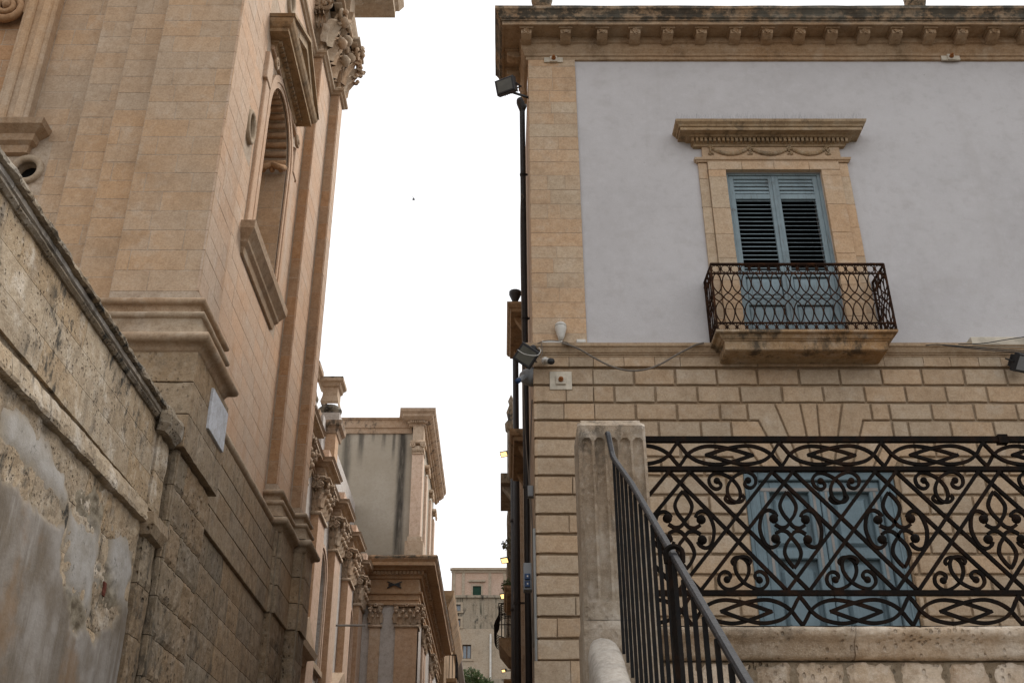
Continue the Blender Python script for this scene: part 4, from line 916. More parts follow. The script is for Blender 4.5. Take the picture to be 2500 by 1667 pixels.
for k in range(NU):
    x = RX0 + W * (k + .5)
    for q in (0, 1): inst('wavy_bar', ST[q], rail, (x, RY, 0))
    if k < NU - 1: inst('collar', CO, rail, (x, RY, 0))
    for q in RB: inst('ring_band', q, rail, (x, RY, 0))
for x in (RX0, RX1):
    for k in range(4):
        y = RY + .51 * (k + .5) / 4
        for q in (0, 1): inst('wavy_bar', ST[q], rail, (x, y, 0), (0, 0, R(90)))
        for q in RB: inst('ring_band', q, rail, (x, y, 0), (0, 0, R(90)))
        if k < 3: inst('collar', CO, rail, (x, y, 0), (0, 0, R(90)))
# street door behind the terrace railing
FD = FR(D + .1); m = MB(); DB = 1.1
for p in ((DX0 + .005, DX0 + .2, DB, DZ - .005), (DX1 - .2, DX1 - .005, DB, DZ - .005), (DX0 + .2, DX1 - .2, DZ - .12, DZ - .005)): m.fbox(FD, *p, -.05, .08, .012)
for p in ((DX0 + .06, DX0 + .085, DB, DZ - .1), (DX1 - .085, DX1 - .06, DB, DZ - .1)): m.fbox(FD, *p, .079, .095, .006)
part('street_door_frame', m, 'bluedoor', pal)
for s in (0, 1):
    a0, a1 = (DX0 + .205, DC - .006) if s == 0 else (DC + .006, DX1 - .205)
    m = MB(); w = .14
    for p in ((a0, a0 + w, DB, DZ - .125), (a1 - w, a1, DB, DZ - .125), (a0 + w, a1 - w, DZ - .27, DZ - .125), (a0 + w, a1 - w, 4.17, 4.30), (a0 + w, a1 - w, 3.02, 3.17), (a0 + w, a1 - w, DB, 1.5)): m.fbox(FD, *p, -.1, .03, .012)
    lo = part('street_door_leaf', m, 'bluedoor', pal)
    m = MB(); m.fbox(FD, a0 + w - .01, a1 - w + .01, 4.29, DZ - .26, -.1, -.06, .0); m.fbox(FD, a0 + w + .05, a1 - w - .05, 4.36, DZ - .34, -.062, -.015, .035); part('panel', m, 'bluedoor', lo)
    x0, x1, z0, z1 = a0 + w - .01, a1 - w + .01, 3.16, 4.18
    m = MB(); m.fbox(FD, x0, x1, z0, z1, -.1, -.06, .0); c = .11; i = .05
    m.slab(FD, [(x0 + i + c, z0 + i), (x1 - i - c, z0 + i), (x1 - i, z0 + i + c), (x1 - i, z1 - i - c), (x1 - i - c, z1 - i), (x0 + i + c, z1 - i), (x0 + i, z1 - i - c), (x0 + i, z0 + i + c)], -.062, -.01, .04); part('octagonal_panel', m, 'bluedoor', lo)
    m = MB(); m.fbox(FD, x0, x1, 1.49, 3.03, -.1, -.06, .0); m.fbox(FD, x0 + .05, x1 - .05, 1.6, 2.95, -.062, -.015, .035); part('panel', m, 'bluedoor', lo)
    m = MB()
    for p in ((a0 + .02, a1 - .02, DZ - .26, DZ - .215), (a0 + .06, a0 + .095, 3.9, DZ - .27), (a1 - .095, a1 - .06, 3.9, DZ - .27)): m.fbox(FD, *p, .031, .036, .0)
    part('metal_strip', m, 'zinc', lo)
# tie-rod anchor plates
def anchor(c, w, h, sq, boss=.075):
    m = MB(); m.fbox(FP, c.x - w, c.x + w, c.z - h, c.z + h, .03, .058, .004); o = part('anchor_plate', m, 'platewhite', pal)
    m = MB(); m.fbox(FP, c.x - sq, c.x + sq, c.z - sq, c.z + sq, .058, .085, .006); part('boss', m, 'platewhite', o)
    m = MB(); m.lathe([(.0, .16), (.016, .155), (.022, .12), (.035, .118), (.036, .085), (.03, .08)], (c.x, D, c.z), 8, 'Y'); part('bolt', m, 'boltrust', o)
anchor(onY(1351, 152, D), .155, .052, .06); anchor(onY(2318, 147, D), .155, .05, .06); anchor(onY(1369, 929, D - .05), .155, .14, .068)

# roof urns: only their feet show
for i, (u, lb) in enumerate(((1325, 'stone roof urn above the left end of the palazzo cornice'), (2255, 'stone roof urn above the right part of the palazzo cornice'))):
    p = onY(u, 18, 12.98); m = MB()
    m.lathe([(.0, -.1), (.1, -.1), (.1, .0), (.06, .03), (.045, .06), (.05, .09), (.09, .12), (.15, .2), (.18, .32), (.18, .42), (.13, .52), (.08, .56), (.13, .6), (.1, .68), (.03, .8), (.0, .82)], (p.x, 13.2, 13.37), 20)
    single('roof_urn', m, 'palcornice', lb, 'urn', 'stone urns on the palazzo roof', True)

# ================================================================ TERRACE WALL, PILLAR, RAILING, STAIR
YR = 5.2
tw = thing('stair_terrace_wall', 'rough pale stone terrace wall with rounded coping under the ornate iron railing', 'wall', (2.2, 5.3, -1.7))
m = MB(); m.box(.74, 9, 5.22, 5.55, -1.7, 1.1, .5); part('wall_core', m, 'mortarrough', tw)
x = .745
while x < 6:
    L = random.uniform(.9, 1.3); m = MB()
    m.plan([(x + .003, 5.22), (x + L - .003, 5.22)], [(-.3, 1.108), (.03, 1.11), (.05, 1.125), (.055, 1.17), (.07, 1.185), (.10, 1.20), (.115, 1.225), (.10, 1.245), (.06, 1.252), (-.3, 1.252)], .04, .008, freq=7); part('coping_stone', m, 'terrace', tw, True); x += L
for r in range(5):
    x = .75 - (r % 2) * .1; z1 = 1.104 - r * .27
    while x < 5:
        L = random.uniform(.17, .28); m = MB(); m.rough(FR(5.22), x + .008, x + L - .008, z1 - .26, z1 - .005, -.02, .012, .028, .010, 11, .016); part('stone', m, 'terrace', tw); x += L
# fluted pillar
pil = thing('fluted_pillar', 'weathered square stone pillar with shallow flutes at the stair head', 'pillar', (.56, 5.2, -1.7))
PX0, PX1, PY = .388, .733, 5.02; ZF0, ZF1, ZTP = zY(1470, PY), zY(1068, PY), zY(1026, PY)
def flutes(a, b):
    w = PX1 - PX0; t = (a - PX0) / w; best = 0.
    for i in range(5):
        c = PX0 + w * (.125 + i * .1875); r = .024
        dx = abs(a - c)
        zz = max(0, b - (ZF1 - r), (ZF0 + r) - b); q = math.hypot(dx, zz) / r
        if q < 1: best = max(best, .021 * math.sqrt(1 - q * q))
    return best
m = MB(); na, nb = 64, 150; vs = []; fs = []; zb = zY(1512, PY)
for j in range(nb + 1):
    for i in range(na + 1):
        a = PX0 + (PX1 - PX0) * i / na; b = zb + (ZTP - zb) * j / nb; q = Vector((a * 9, 3, b * 9))
        e = min(i, na - i) / na; er = .012 * max(0, 1 - e * 22) * (1 + 2 * max(0, noise.noise(q * .8)))
        tp = max(0, j / nb - .975) * 40 * .03
        vs.append((a, PY + flutes(a, b) + .004 * (noise.noise(q) + .6 * noise.noise(q * 3)) + er + tp, b))
for j in range(nb):
    for i in range(na): fs.append((j * (na + 1) + i, j * (na + 1) + i + 1, (j + 1) * (na + 1) + i + 1, (j + 1) * (na + 1) + i))
m.add(vs, fs, .5); m.box(PX0 + .004, PX1 - .004, PY + .032, PY + .345, zb, ZTP + .002, .5)
m.prism(lambda a, b, n: (n, a, b), [(PY + .026, ZTP - .01), (PY + .34, ZTP - .01), (PY + .32, ZTP + .022), (PY + .05, ZTP + .022)], PX0 + .02, PX1 - .02, .5); part('shaft', m, 'pillar', pil)
m = MB(); m.rough(FR(PY), PX0 - .005, PX1 + .005, .2, zb - .003, -.36, .012, .04, .004, 8, .01); part('pillar_base', m, 'pillar', pil)
# terrace railing
ir = thing('terrace_railing', 'dark wrought-iron railing with lattice, scrolls and interlaced ovals on the terrace wall', 'railing', (2.2, 5.2, 1.25))
RXa, RXb = .72, 4.1; Z1, Z2, Z3, Z4 = 2.238, 2.073, 1.427, 1.258
for nm, z, h in (('top_rail', Z1, .030), ('upper_rail', Z2, .024), ('lower_rail', Z3, .024), ('bottom_rail', Z4, .014)):
    m = MB(); m.box(RXa, RXb, YR - .014, YR + .014, z - h / 2, z + h / 2); part(nm, m, 'iron', ir)
m = MB(); m.box(2.60, 2.65, YR - .02, YR + .02, Z1 - .024, Z1 + .024); part('rail_sleeve', m, 'iron', ir)
PER = .532; XK = [.921 + PER * k for k in range(-1, 7)]
def eye(sgn, z0, z1):
    H = z1 - z0; up = [(-.004, .02), (.04, .24), (.1, .55), (.2, .78), (.33, .87), (.52, .75), (.735, .48)]; lo = [(-.006, .98), (.03, .82), (.1, .45), (.2, .2), (.36, .09), (.52, .2), (.735, .48)]
    m = MB()
    for st, dy in ((up, .006), (lo, -.006)): m.bar(catmull([(sgn * a * PER, dy + sgn * .0023, z0 + b * H) for a, b in st], 5), .0165)
    return m.mesh('pointed_oval', M['iron'])
E = {(b, s): eye(s, *zz) for b, zz in (('t', (Z2 + .012, Z1 - .015)), ('b', (Z4 + .007, Z3 - .012))) for s in (1, -1)}
def fleur():
    m = MB(); T = []
    for sz in (1, -1):
        for sx in (1, -1):
            m.bar(catmull([(0, 0, sz * .198), (sx * .022, 0, sz * .17), (sx * .042, 0, sz * .125), (sx * .030, 0, sz * .08), (sx * .004, 0, sz * .045), (-sx * .004, 0, sz * .03)][:6] + [(-sx * .022, 0, sz * .012), (-sx * .05, 0, sz * .008), (-sx * .078, 0, sz * .024)], 4), .0165)
            m.ball((sx * .083, -.004, sz * .052), .024, 9, 7)
    return m.mesh('fleur_scroll', M['iron'])
def bigc(sx):
    m = MB(); m.bar(catmull([(sx * .062, 0, .066), (sx * .075, 0, .088), (sx * .105, 0, .099), (sx * .135, 0, .075), (sx * .153, 0, 0), (sx * .135, 0, -.075), (sx * .105, 0, -.099), (sx * .075, 0, -.088), (sx * .062, 0, -.066)], 4), .0165); return m.mesh('c_scroll', M['iron'])
def qs(sx, sz):
    m = MB(); P = [(-.072, -.052), (-.060, -.070), (-.068, -.088), (-.092, -.093), (-.115, -.072), (-.118, -.038), (-.095, -.012), (-.066, -.006), (-.026, -.022), (.008, -.05), (.032, -.095), (.030, -.14), (.006, -.166), (-.030, -.166), (-.047, -.147), (-.038, -.131)]
    m.bar(catmull([(sx * a, sx * .005, sz * b) for a, b in P], 4), .0155); m.ball((sx * -.080, -.003, sz * -.052), .018, 9, 6); return m.mesh('interlaced_scroll', M['iron'])
FLM, BC, QM = fleur(), [bigc(1), bigc(-1)], {(a, b): qs(a, b) for a in (1, -1) for b in (1, -1)}
db = {}
for s in (1, -1):
    m = MB(); m.bar([(0, 0, Z2 - .012), (s * PER, 0, Z3 + .012)], .0175); db[s] = m.mesh('diagonal_bar', M['iron'])
zm = (Z2 + Z3) / 2
for e in (-.054, .054):
    zt = lambda x, xa, za, xb, zb: za + (zb - za) * (x - xa) / (xb - xa)
    for xa, xb, dy in ((XK[0] + e, XK[1] + e, .005), (XK[1] + e, XK[0] + e, -.005)):
        m = MB(); z_ = zt(.725, xa, Z2 - .012, xb, Z3 + .012); q = (XK[1] + e, YR + dy, (Z3 + .012) if xb > xa else (Z2 - .012)); m.bar([(.725, YR + dy, z_), q], .0175); part('diagonal_bar', m, 'iron', ir)
for k, x in enumerate(XK):
    if x > 3.9: break
    if x > .7:
        for b in 'tb':
            if x + PER < RXb: inst('pointed_oval', E[(b, 1)], ir, (x, YR, 0))
            if x - PER * .735 > RXa - .2: inst('pointed_oval', E[(b, -1)], ir, (x, YR, 0))
        jr = lambda: (0, R(random.uniform(-2.2, 2.2)), 0)
        js = lambda: tuple(random.uniform(.965, 1.03) for _ in range(3))
        inst('fleur_scroll', FLM, ir, (x, YR, zm), jr(), js())
        for o in BC: inst('c_scroll', o, ir, (x, YR, zm), jr(), js())
    for e in (-.054, .054):
        if x > .5: inst('diagonal_bar', db[1], ir, (x + e, YR + .005, 0))
        if x > 1.2: inst('diagonal_bar', db[-1], ir, (x + e, YR - .005, 0))
    xq = x + PER / 2
    if xq > .9:
        for s in (1, -1): inst('interlaced_scroll', QM[(s, 1)], ir, (xq, YR, Z2 - .012), (0, R(random.uniform(-2, 2)), 0)); inst('interlaced_scroll', QM[(s, -1)], ir, (xq, YR, Z3 + .012), (0, R(random.uniform(-2, 2)), 0))
# stair cheek and handrail
ck = thing('stair_cheek', 'pale rounded stone stair cheek sloping down in front of the fluted pillar', 'stair', (.48, 3.2, -1.7))
SL_ = .645
sec = [(.385, -.35), (.38, -.06), (.39, -.02), (.41, .0), (.45, .012), (.49, .008), (.515, -.008), (.53, -.04), (.532, -.35)]
m = MB(); K = 60; vs = []; ys = [4.985 - i * (4.985 - 1.2) / K for i in range(K + 1)]
for i, y in enumerate(ys):
    z = 1.205 - (4.985 - y) * SL_; q = min(1, i / 3.0); dz = -.07 * (1 - q) ** 2
    for a, b in sec: vs.append((.456 + (a - .456) * (.75 + .25 * q), y, z + b + dz + .004 * noise.noise(Vector((a * 8, y * 5, 1)))))
n = len(sec); m.add(vs, [(i * n + k, i * n + k + 1, (i + 1) * n + k + 1, (i + 1) * n + k) for i in range(K) for k in range(n - 1)] + [tuple(range(n)), tuple(K * n + k for k in range(n))], .5)
part('sloping_coping', m, 'cheek', ck, True)
m = MB(); m.prism(lambda a, b, nn: (nn, a, b), [(1.2, -1.7), (5.0, -1.7), (5.0, .86), (1.2, -1.59)], .39, .53); part('cheek_wall', m, 'terrace', ck)
st = thing('stone_stair', 'stone steps climbing to the terrace beside the pale cheek', 'stair', (1.3, 3.5, -1.7))
for i in range(15): m = MB(); y = 1.55 + i * .25; m.box(.575, 2.4, y, 5.2, -1.7 + i * .161, -1.7 + (i + 1) * .161); part('step', m, 'terrace', st)
hr = thing('stair_handrail', 'dark metal stair handrail with closely set upright bars running down from the pillar', 'handrail', (.56, 3.5, .5))
P = [(.539, 5.03, 2.20), (.539, 4.985, 2.175), (.543, 4.93, 2.08), (.546, 4.86, 1.998)]
y = 4.86
while y > 1.3: y -= .25; P.append((.56 if y < 4.4 else .552, y, 1.998 - (4.86 - y) * SL_))
m = MB(); cr = catmull(P[:6], 4) + [Vector(p) for p in P[6:]]
vs = []; W_, H_ = .0125, .009
for i, p in enumerate(cr):
    t = (cr[min(i + 1, len(cr) - 1)] - cr[max(i - 1, 0)]).normalized(); nx = Vector((1, 0, 0)); nz = nx.cross(t); nz = nz if nz.z > 0 else -nz
    for a, b in ((-W_, -H_), (-W_, H_ * .3), (-W_ * .6, H_), (W_ * .6, H_), (W_, H_ * .3), (W_, -H_)): vs.append(p + nx * a + nz * b)
m.add(vs, [(i * 6 + k, i * 6 + (k + 1) % 6, (i + 1) * 6 + (k + 1) % 6, (i + 1) * 6 + k) for i in range(len(cr) - 1) for k in range(6)] + [tuple(range(6)), tuple((len(cr) - 1) * 6 + k for k in range(6))], .5)
part('rail', m, 'handrail', hr)
m0 = MB(); m0.box(-.0065, .0065, -.0065, .0065, -.93, -.008); bm_ = m0.mesh('upright_bar', M['baluster'])
y = 4.90
while y > 1.5:
    zr = 1.998 - (4.86 - y) * SL_; inst('upright_bar', bm_, hr, (.549, y, min(zr, 2.0))); y -= .142
m = MB(); m.bar([(.549, 3.40, .0), (.549, 3.40, 1.05)], .024); m.tube(catmull([(.536, 3.40, 1.03), (.536, 3.40, 1.07), (.56, 3.395, 1.085), (.585, 3.39, 1.07), (.585, 3.39, 1.03)], 4), .010, 6); part('newel_bar', m, 'iron', hr)

# ================================================================ CONVENT along the left of the street
CXF, CXP = -4.05, -3.87                       # wall field and pilaster face
conv = thing('convent', 'orange and grey convent facade with Corinthian pilasters receding beyond the church', 'building', (-6, 24, -1.7))
PIL = [19.2, 21.8, 24.4, 26.8, 29.2]; PW = .85
core = MB(); WB = [(22.85, 24.1), (27.85, 28.95)]
wall_core(core, SD(CXF), 18.32, 30.0, -1.7, 8.5, [('arch', a, b, 4.9, 6.75, .5) for a, b in WB] + [('arch', 25.55, 26.45, 1.2, 3.6, .4)])
core.box(-9, -4.6, 18.5, 30, -1.7, 8.9, .5); part('field_wall', core, 'conv_grey', conv)
for y in PIL:
    m = MB(); m.box(CXF - .2, CXP, y, y + PW, -1.7, 7.72); part('pilaster', m, 'conv_pink_lit', conv)
    m = MB(); m.box(CXF + .012, CXP - .004, y - .012, y - .002, -1.7, 7.72); part('pilaster_return_shade', m, 'conv_orange_shade', conv)  # thin darker sheet paints the shaded side of the pilaster
    m = MB(); m.box(CXF - .1, CXP + .05, y - .05, y + PW + .05, 7.66, 7.73); capital(m, SD(CXP), y + .02, y + PW - .02, 7.74, .72, 0, .6); capital(m, FR(y), CXF + .01, CXP - .01, 7.74, .72, 0, .5); part('capital', m, 'conv_mould', conv, True)
    m = MB(); m.box(CXF + .1, CXP + .12, y - .06, y + PW + .06, 8.86, 9.12); part('attic_block', m, 'conv_pink_lit', conv)
pth = [(CXF, 18.4)]
for y in PIL: pth += [(CXF, y - .05), (CXP + .02, y - .05), (CXP + .02, y + PW + .05), (CXF, y + PW + .05)]
pth += [(CXF, 29.99)] if pth[-1][1] < 29.9 else []
pth = [p for p in pth if p[1] < 30.2]
m = MB(); m.plan(pth, [(0, 8.46), (.04, 8.46), (.04, 8.53), (.06, 8.54), (.06, 8.60), (.04, 8.61), (.04, 8.69), (.1, 8.71), (.14, 8.76), (.22, 8.77), (.22, 8.81), (.26, 8.86), (0, 8.9)]); part('entablature', m, 'conv_mould', conv)
for a, b in WB:
    m = MB(); arch_frame(m, SD(CXF), a, b, 4.9, 6.75, .16, 0, .07); part('window_frame', m, 'conv_pink_lit', conv)
    m = MB(); m.box(CXF - .02, CXF + .1, a - .2, b + .2, 4.78, 4.9); part('window_sill', m, 'conv_mould', conv)
    m = MB(); m.box(CXF - .46, CXF - .44, a - .05, b + .05, 4.85, 7.5); part('window_pane', m, 'paleglass', conv)
for y in (20.1, 25.3):
    m = MB(); m.box(CXF - .05, CXF + .14, y + .05, y + .25, 1, 4.3); m.box(CXF - .05, CXF + .14, y + 1.2, y + 1.4, 1, 4.3); part('portal_jamb', m, 'conv_orange_shade', conv)
    m = MB(); m.plan([(CXF - .1, y + .02), (CXF, y + .02), (CXF, y + 1.43), (CXF - .1, y + 1.43)], [(0, 4.45), (.16, 4.47), (.2, 4.6), (.34, 4.64), (.38, 4.74), (0, 4.78)], zs=None); m.prism(SD(CXF), [(y - .3, 4.76), (y + 1.75, 4.76), (y + .72, 5.25)], -.05, .34); part('portal_pediment', m, 'conv_mould', conv)
m = MB(); m.box(CXF - .3, CXF - .28, 25.4, 26.6, 1, 4.2); part('portal_backing', m, 'dark', conv)
m = MB(); p = onX(893, 1526, -3.3); m.tube([(CXF, p.y, p.z), (-3.3, p.y, p.z)], .028, 6); single('wall_pipe_stub', m, 'zinc', 'short horizontal metal pipe sticking out from the convent wall', 'pipe')
# upper pavilion set back on the convent roof
pv = thing('roof_pavilion', 'stone pavilion with two baluster-like finial piers above the convent', 'pavilion', (-6, 26, 8.9))
m = MB(); m.box(-9, -4.35, 24.0, 30.6, 8.7, 11.0, .5); part('pavilion_wall', m, 'conv_grey', pv)
for x0, x1, y0 in ((-5.05, -4.55, 23.9), (-4.55, -4.1, 24.5)):
    m = MB(); m.box(x0, x1, y0, y0 + .5, 8.6, 10.75); part('pavilion_pilaster', m, 'conv_orange_shade' if x0 > -4.8 else 'conv_grey', pv)
    m = MB(); m.plan([(x0 - .6, y0), (x1, y0), (x1, y0 + .7)], [(0, 10.7), (.03, 10.72), (.05, 10.85), (.13, 10.9), (.15, 11.02), (.06, 11.06), (-.2, 11.08)]); part('pavilion_cornice', m, 'towertop', pv)
for x, y, s in ((-4.86, 24.1, 1.0), (-4.33, 24.75, .92)):
    m = MB(); z = 11.07; h = s
    m.box(x - .34 * s, x + .30 * s, y - .2, y + .35, z, z + .26 * h); part('pier_base', m, 'conv_grey', pv)
    m = MB(); m.ball((x - .02, y + .08, z + .42 * h), .34 * s, 14, 8, (1, .9, .55)); part('swollen_band', m, 'coping', pv, True)
    m = MB(); m.plan([(x - .28 * s, y + .4), (x - .28 * s, y - .18), (x + .24 * s, y - .18), (x + .24 * s, y + .4)], [(-.03, z + .55 * h), (-.01, z + .62 * h), (-.05, z + .8 * h), (-.05, z + 1.05 * h), (0, z + 1.08 * h), (.02, z + 1.16 * h), (.09, z + 1.2 * h), (.1, z + 1.27 * h), (-.2, z + 1.28 * h)]); part('pier_shaft', m, 'conv_mould', pv)
    m = MB(); m.box(x - .36 * s, x + .33 * s, y - .26, y + .4, z + 1.275 * h, z + 1.33 * h); part('pier_cap', m, 'coping', pv)
m = MB(); plant(m, (-4.78, 23.88, 10.55), .2, 60, 0, .13); single('wall_weed', m, 'dryleaf', 'dry weed tuft growing on the convent pavilion pilaster', 'plant')

# ---------------------------------------------------------------- block with Corinthian corner + tower on top
BXF, BY = -2.33, 30.0
bl = thing('corner_block', 'street-corner block with two Corinthian pilasters, deep dentilled cornice and iron tie anchor', 'building', (-4, 34, -1.7))
m = MB(); m.box(-4.3, BXF - .06, BY + .06, 41, -1.7, 8.3, .5); part('block_wall', m, 'conv_grey', bl)
for x0, x1 in ((-3.66, -3.36), (-2.94, BXF)):
    m = MB(); m.box(x0, x1, BY, BY + .5, -1.7, 7.3); part('pilaster', m, 'conv_orange_shade' if x0 > -3 else 'conv_mould', bl)
    m = MB(); m.box(x0 - .04, x1 + .04, BY - .04, BY + .5, 7.27, 7.34); capital(m, FR(BY), x0 + .01, x1 - .01, 7.34, .55, 0); part('capital', m, 'conv_mould', bl, True)
for y in (BY + .02, 32.4, 33.2, 36.2, 37.):
    m = MB(); m.box(BXF - .3, BXF, y + .01, y + .55, -1.7, 7.3); part('side_pilaster', m, 'conv_pink_lit', bl)
    m = MB(); capital(m, SD(BXF), y + .01, y + .52, 7.34, .55, 0); part('capital', m, 'conv_mould', bl, True)
m = MB(); m.plan([(-4.4, BY), (BXF, BY), (BXF, 41)], [(-.02, 7.9), (.0, 7.9), (.0, 8.02), (.03, 8.03), (.03, 8.17), (.09, 8.2), (.1, 8.25), (.0, 8.26), (.0, 8.62), (.06, 8.64), (.08, 8.70), (.12, 8.72), (.12, 8.82), (.2, 8.84), (.22, 8.88), (.46, 8.90), (.46, 9.0), (.52, 9.06), (.55, 9.13), (.52, 9.18), (-.3, 9.24)], .35, .008, freq=2); bc = part('cornice', m, 'towerc', bl)
for i in range(17): m = MB(); x = -3.9 + i * .105; m.box(x - .03, x + .03, BY - .19, BY - .11, 8.73, 8.815); part('dentil', m, 'towerc', bc)
for i in range(40): m = MB(); y = BY + .1 + i * .27; m.box(BXF + .11, BXF + .19, y - .07, y + .07, 8.73, 8.815); part('dentil', m, 'towerc', bc)
c = onY(963, 1427, BY - .02); m = MB()
for s in (1, -1): m.bar(catmull([(c.x - .2, c.y, c.z + s * .09), (c.x - .05, c.y - .03, c.z + s * .02), (c.x + .05, c.y - .03, c.z - s * .02), (c.x + .2, c.y, c.z - s * .09)], 3), .03); m.bar(catmull([(c.x - .17, c.y, c.z + s * .02), (c.x, c.y - .03, c.z), (c.x + .17, c.y, c.z - s * .02)], 3), .02)
part('tie_anchor', m, 'blackplastic', bl)
tw2 = thing('grey_tower', 'grey rendered tower with Ionic corner pilaster and black rain streaks above the corner block', 'tower', (-4, 33, 9.2))
m = MB(); m.box(-6.5, -2.45, 30.45, 37, 9.1, 13.6, .5); part('tower_wall', m, 'tower', tw2)
x0, x1 = -2.80, -2.27
m = MB(); m.box(x0, x1, 30.15, 30.9, 9.15, 9.8); m.box(x0 + .06, x1 - .05, 30.2, 30.8, 9.79, 9.95); part('pilaster_base', m, 'conv_mould', tw2)
m = MB(); m.box(x0 + .1, x1 - .1, 30.25, 30.8, 9.94, 12.55); part('pilaster', m, 'conv_pink_lit', tw2)
m = MB(); m.box(x0 + .1, x1 - .1, 30.22, 30.8, 12.54, 12.6); m.box(x0 + .08, x1 - .08, 30.2, 30.8, 12.62, 12.8); m.box(x0 + .04, x1 - .04, 30.16, 30.8, 12.88, 12.97)
for s in (-1, 1): spiral(m, FR(30.2), (x0 + x1) / 2 + s * .17, 12.83, .085, .02, 1.6, s, .34)
part('ionic_capital', m, 'conv_mould', tw2, True)
m = MB(); m.box(x0 + .1, x1 - .1, 30.22, 30.8, 12.97, 13.5); part('pilaster_head', m, 'conv_mould', tw2)
for y in (32.2, 34.4, 36.3):
    m = MB(); m.box(-2.6, x1 - .1, y, y + .5, 9.15, 12.6); part('side_pilaster', m, 'conv_pink_lit', tw2)
    m = MB(); spiral(m, SD(x1 - .08), y + .05, 12.78, .1, .02, 1.6, -1, .34); spiral(m, SD(x1 - .08), y + .45, 12.78, .1, .02, 1.6, 1, .34); m.box(-2.6, x1 - .03, y - .05, y + .55, 12.86, 12.96); part('ionic_capital', m, 'conv_mould', tw2, True)
m = MB(); m.plan([(-6.5, 30.43), (-2.75, 30.43)], [(-.1, 13.3), (.03, 13.3), (.04, 13.45), (.08, 13.47), (.09, 13.7), (.14, 13.73), (.15, 13.78), (-.2, 13.8)]); part('wall_band', m, 'towertop', tw2)
m = MB(); m.plan([(-2.85, 30.8), (-2.78, 30.25), (-2.36, 30.25), (-2.36, 37.2)], [(-.05, 13.45), (.03, 13.46), (.05, 13.52), (.1, 13.53), (.1, 13.6), (.16, 13.62), (.26, 13.7), (.27, 13.78), (.33, 13.84), (.35, 13.93), (-.3, 13.98)], .4, .008); tc = part('cornice', m, 'towertop', tw2)
for i in range(7): m = MB(); x = -2.76 + i * .066; m.box(x - .02, x + .02, 30.09, 30.16, 13.535, 13.597); part('dentil', m, 'towertop', tc)

# ================================================================ buildings further up the street
h1 = thing('brown_eaves_house', 'narrow brown house with overhanging eaves past the corner block', 'house', (-4, 46, 0))
m = MB(); m.box(-6, -2.15, 41.2, 52, -1, 11.2, .5); part('wall', m, 'brownstone', h1)
m = MB(); m.plan([(-3, 41.15), (-2.15, 41.15), (-2.15, 52)], [(-.1, 10.6), (.1, 10.7), (.3, 11.1), (.34, 11.3), (-.3, 11.4)], .6, .02); part('eaves', m, 'brownstone', h1)
bx = onY(1082, 1660, 44); m = MB(); m.box(-2.6, -1.75, 43.2, 45.2, 8.35, 8.5); part('balcony_slab', m, 'brownstone', h1)
m = MB()
for i in range(12): y = 43.25 + i * 1.9 / 11; m.bar([(-1.79, y, 8.5), (-1.79, y, 9.4)], .025)
for i in range(5): x = -2.3 + i * .5 / 4; m.bar([(x, 43.24, 8.5), (x, 43.24, 9.4)], .025)
m.bar([(-2.3, 43.24, 9.4), (-1.79, 43.24, 9.4), (-1.79, 45.15, 9.4)], .04); part('balcony_railing', m, 'iron', h1)
h2 = thing('white_house', 'pale narrow house side with open shutters at the bottom of the street gap', 'house', (-4, 62, 2))
m = MB(); m.box(-7, -2.75, 54, 76, -1, 14.0, .5); part('wall', m, 'far_beige', h2)
m = MB(); m.plan([(-3.2, 53.95), (-2.75, 53.95), (-2.75, 76)], [(-.1, 13.6), (.1, 13.7), (.34, 13.95), (.36, 14.1), (-.4, 14.3)]); part('eaves', m, 'wood', h2)
for y in (56, 60, 64, 68):
    m = MB(); m.box(-2.75, -2.70, y, y + 1.1, 10.2, 12.1); part('window', m, 'wood', h2)
FY = 100.
h3 = thing('far_hill_house', 'pink-topped hillside house with green shutter closing the street view', 'house', (1, 104, 10))
def frect(u0, v0, u1, v1, Y): a, b = onY(u0, v0, Y), onY(u1, v1, Y); return a.x, b.x, b.z, a.z
x0, x1, z0, z1 = frect(1103, 1400, 1262, 1458, FY); m = MB(); wx0, wx1, wz0, wz1 = frect(1154.5, 1430, 1174.5, 1457, FY)
wall_core(m, FR(FY), x0, x1 + 3, z0 - .3, z1 + .6, [('rect', wx0, wx1, wz0, wz1, .25)]); m.box(x0, x1 + 3, FY + .3, FY + 12, z0 - .3, z1 + .6); part('upper_wall', m, 'far_pink', h3)
m = MB(); m.fbox(FR(FY), x0 + .12, x1 + 3, z1 + .55, zY(1384, FY), -3, -.1); part('parapet', m, 'far_pink', h3)
m = MB(); m.fbox(FR(FY), x0 - .15, x1 + 3, z1 + .3, z1 + .48, -.1, .28); m.fbox(FR(FY), x0 - .05, x1 + 3, z1 + .1, z1 + .3, -.1, .12); part('cornice', m, 'far_beige', h3)
for u in (1108, 1131, 1196, 1232): a = onY(u, 1430, FY).x; m = MB(); m.fbox(FR(FY), a - .13, a + .13, z0, z1 + .1, -.05, .06); part('pilaster', m, 'far_beige', h3)
m = MB(); m.fbox(FR(FY), wx0 - .15, wx0, wz0, wz1 + .15, -.05, .05); m.fbox(FR(FY), wx1, wx1 + .15, wz0, wz1 + .15, -.05, .05); m.fbox(FR(FY), wx0, wx1, wz1, wz1 + .15, -.05, .05); m.fbox(FR(FY), wx0 - .4, wx1 + .4, wz1 + .38, wz1 + .55, -.05, .2); part('window_frame', m, 'far_beige', h3)
m = MB(); m.fbox(FR(FY), wx0, wx1, wz0, wz1, -.15, -.1)
for i in range(11): z = wz0 + .04 + i * (wz1 - wz0) / 11; m.fbox(FR(FY), wx0 + .04, wx1 - .04, z, z + .05, -.1, -.07)
part('shutter', m, 'green', h3)
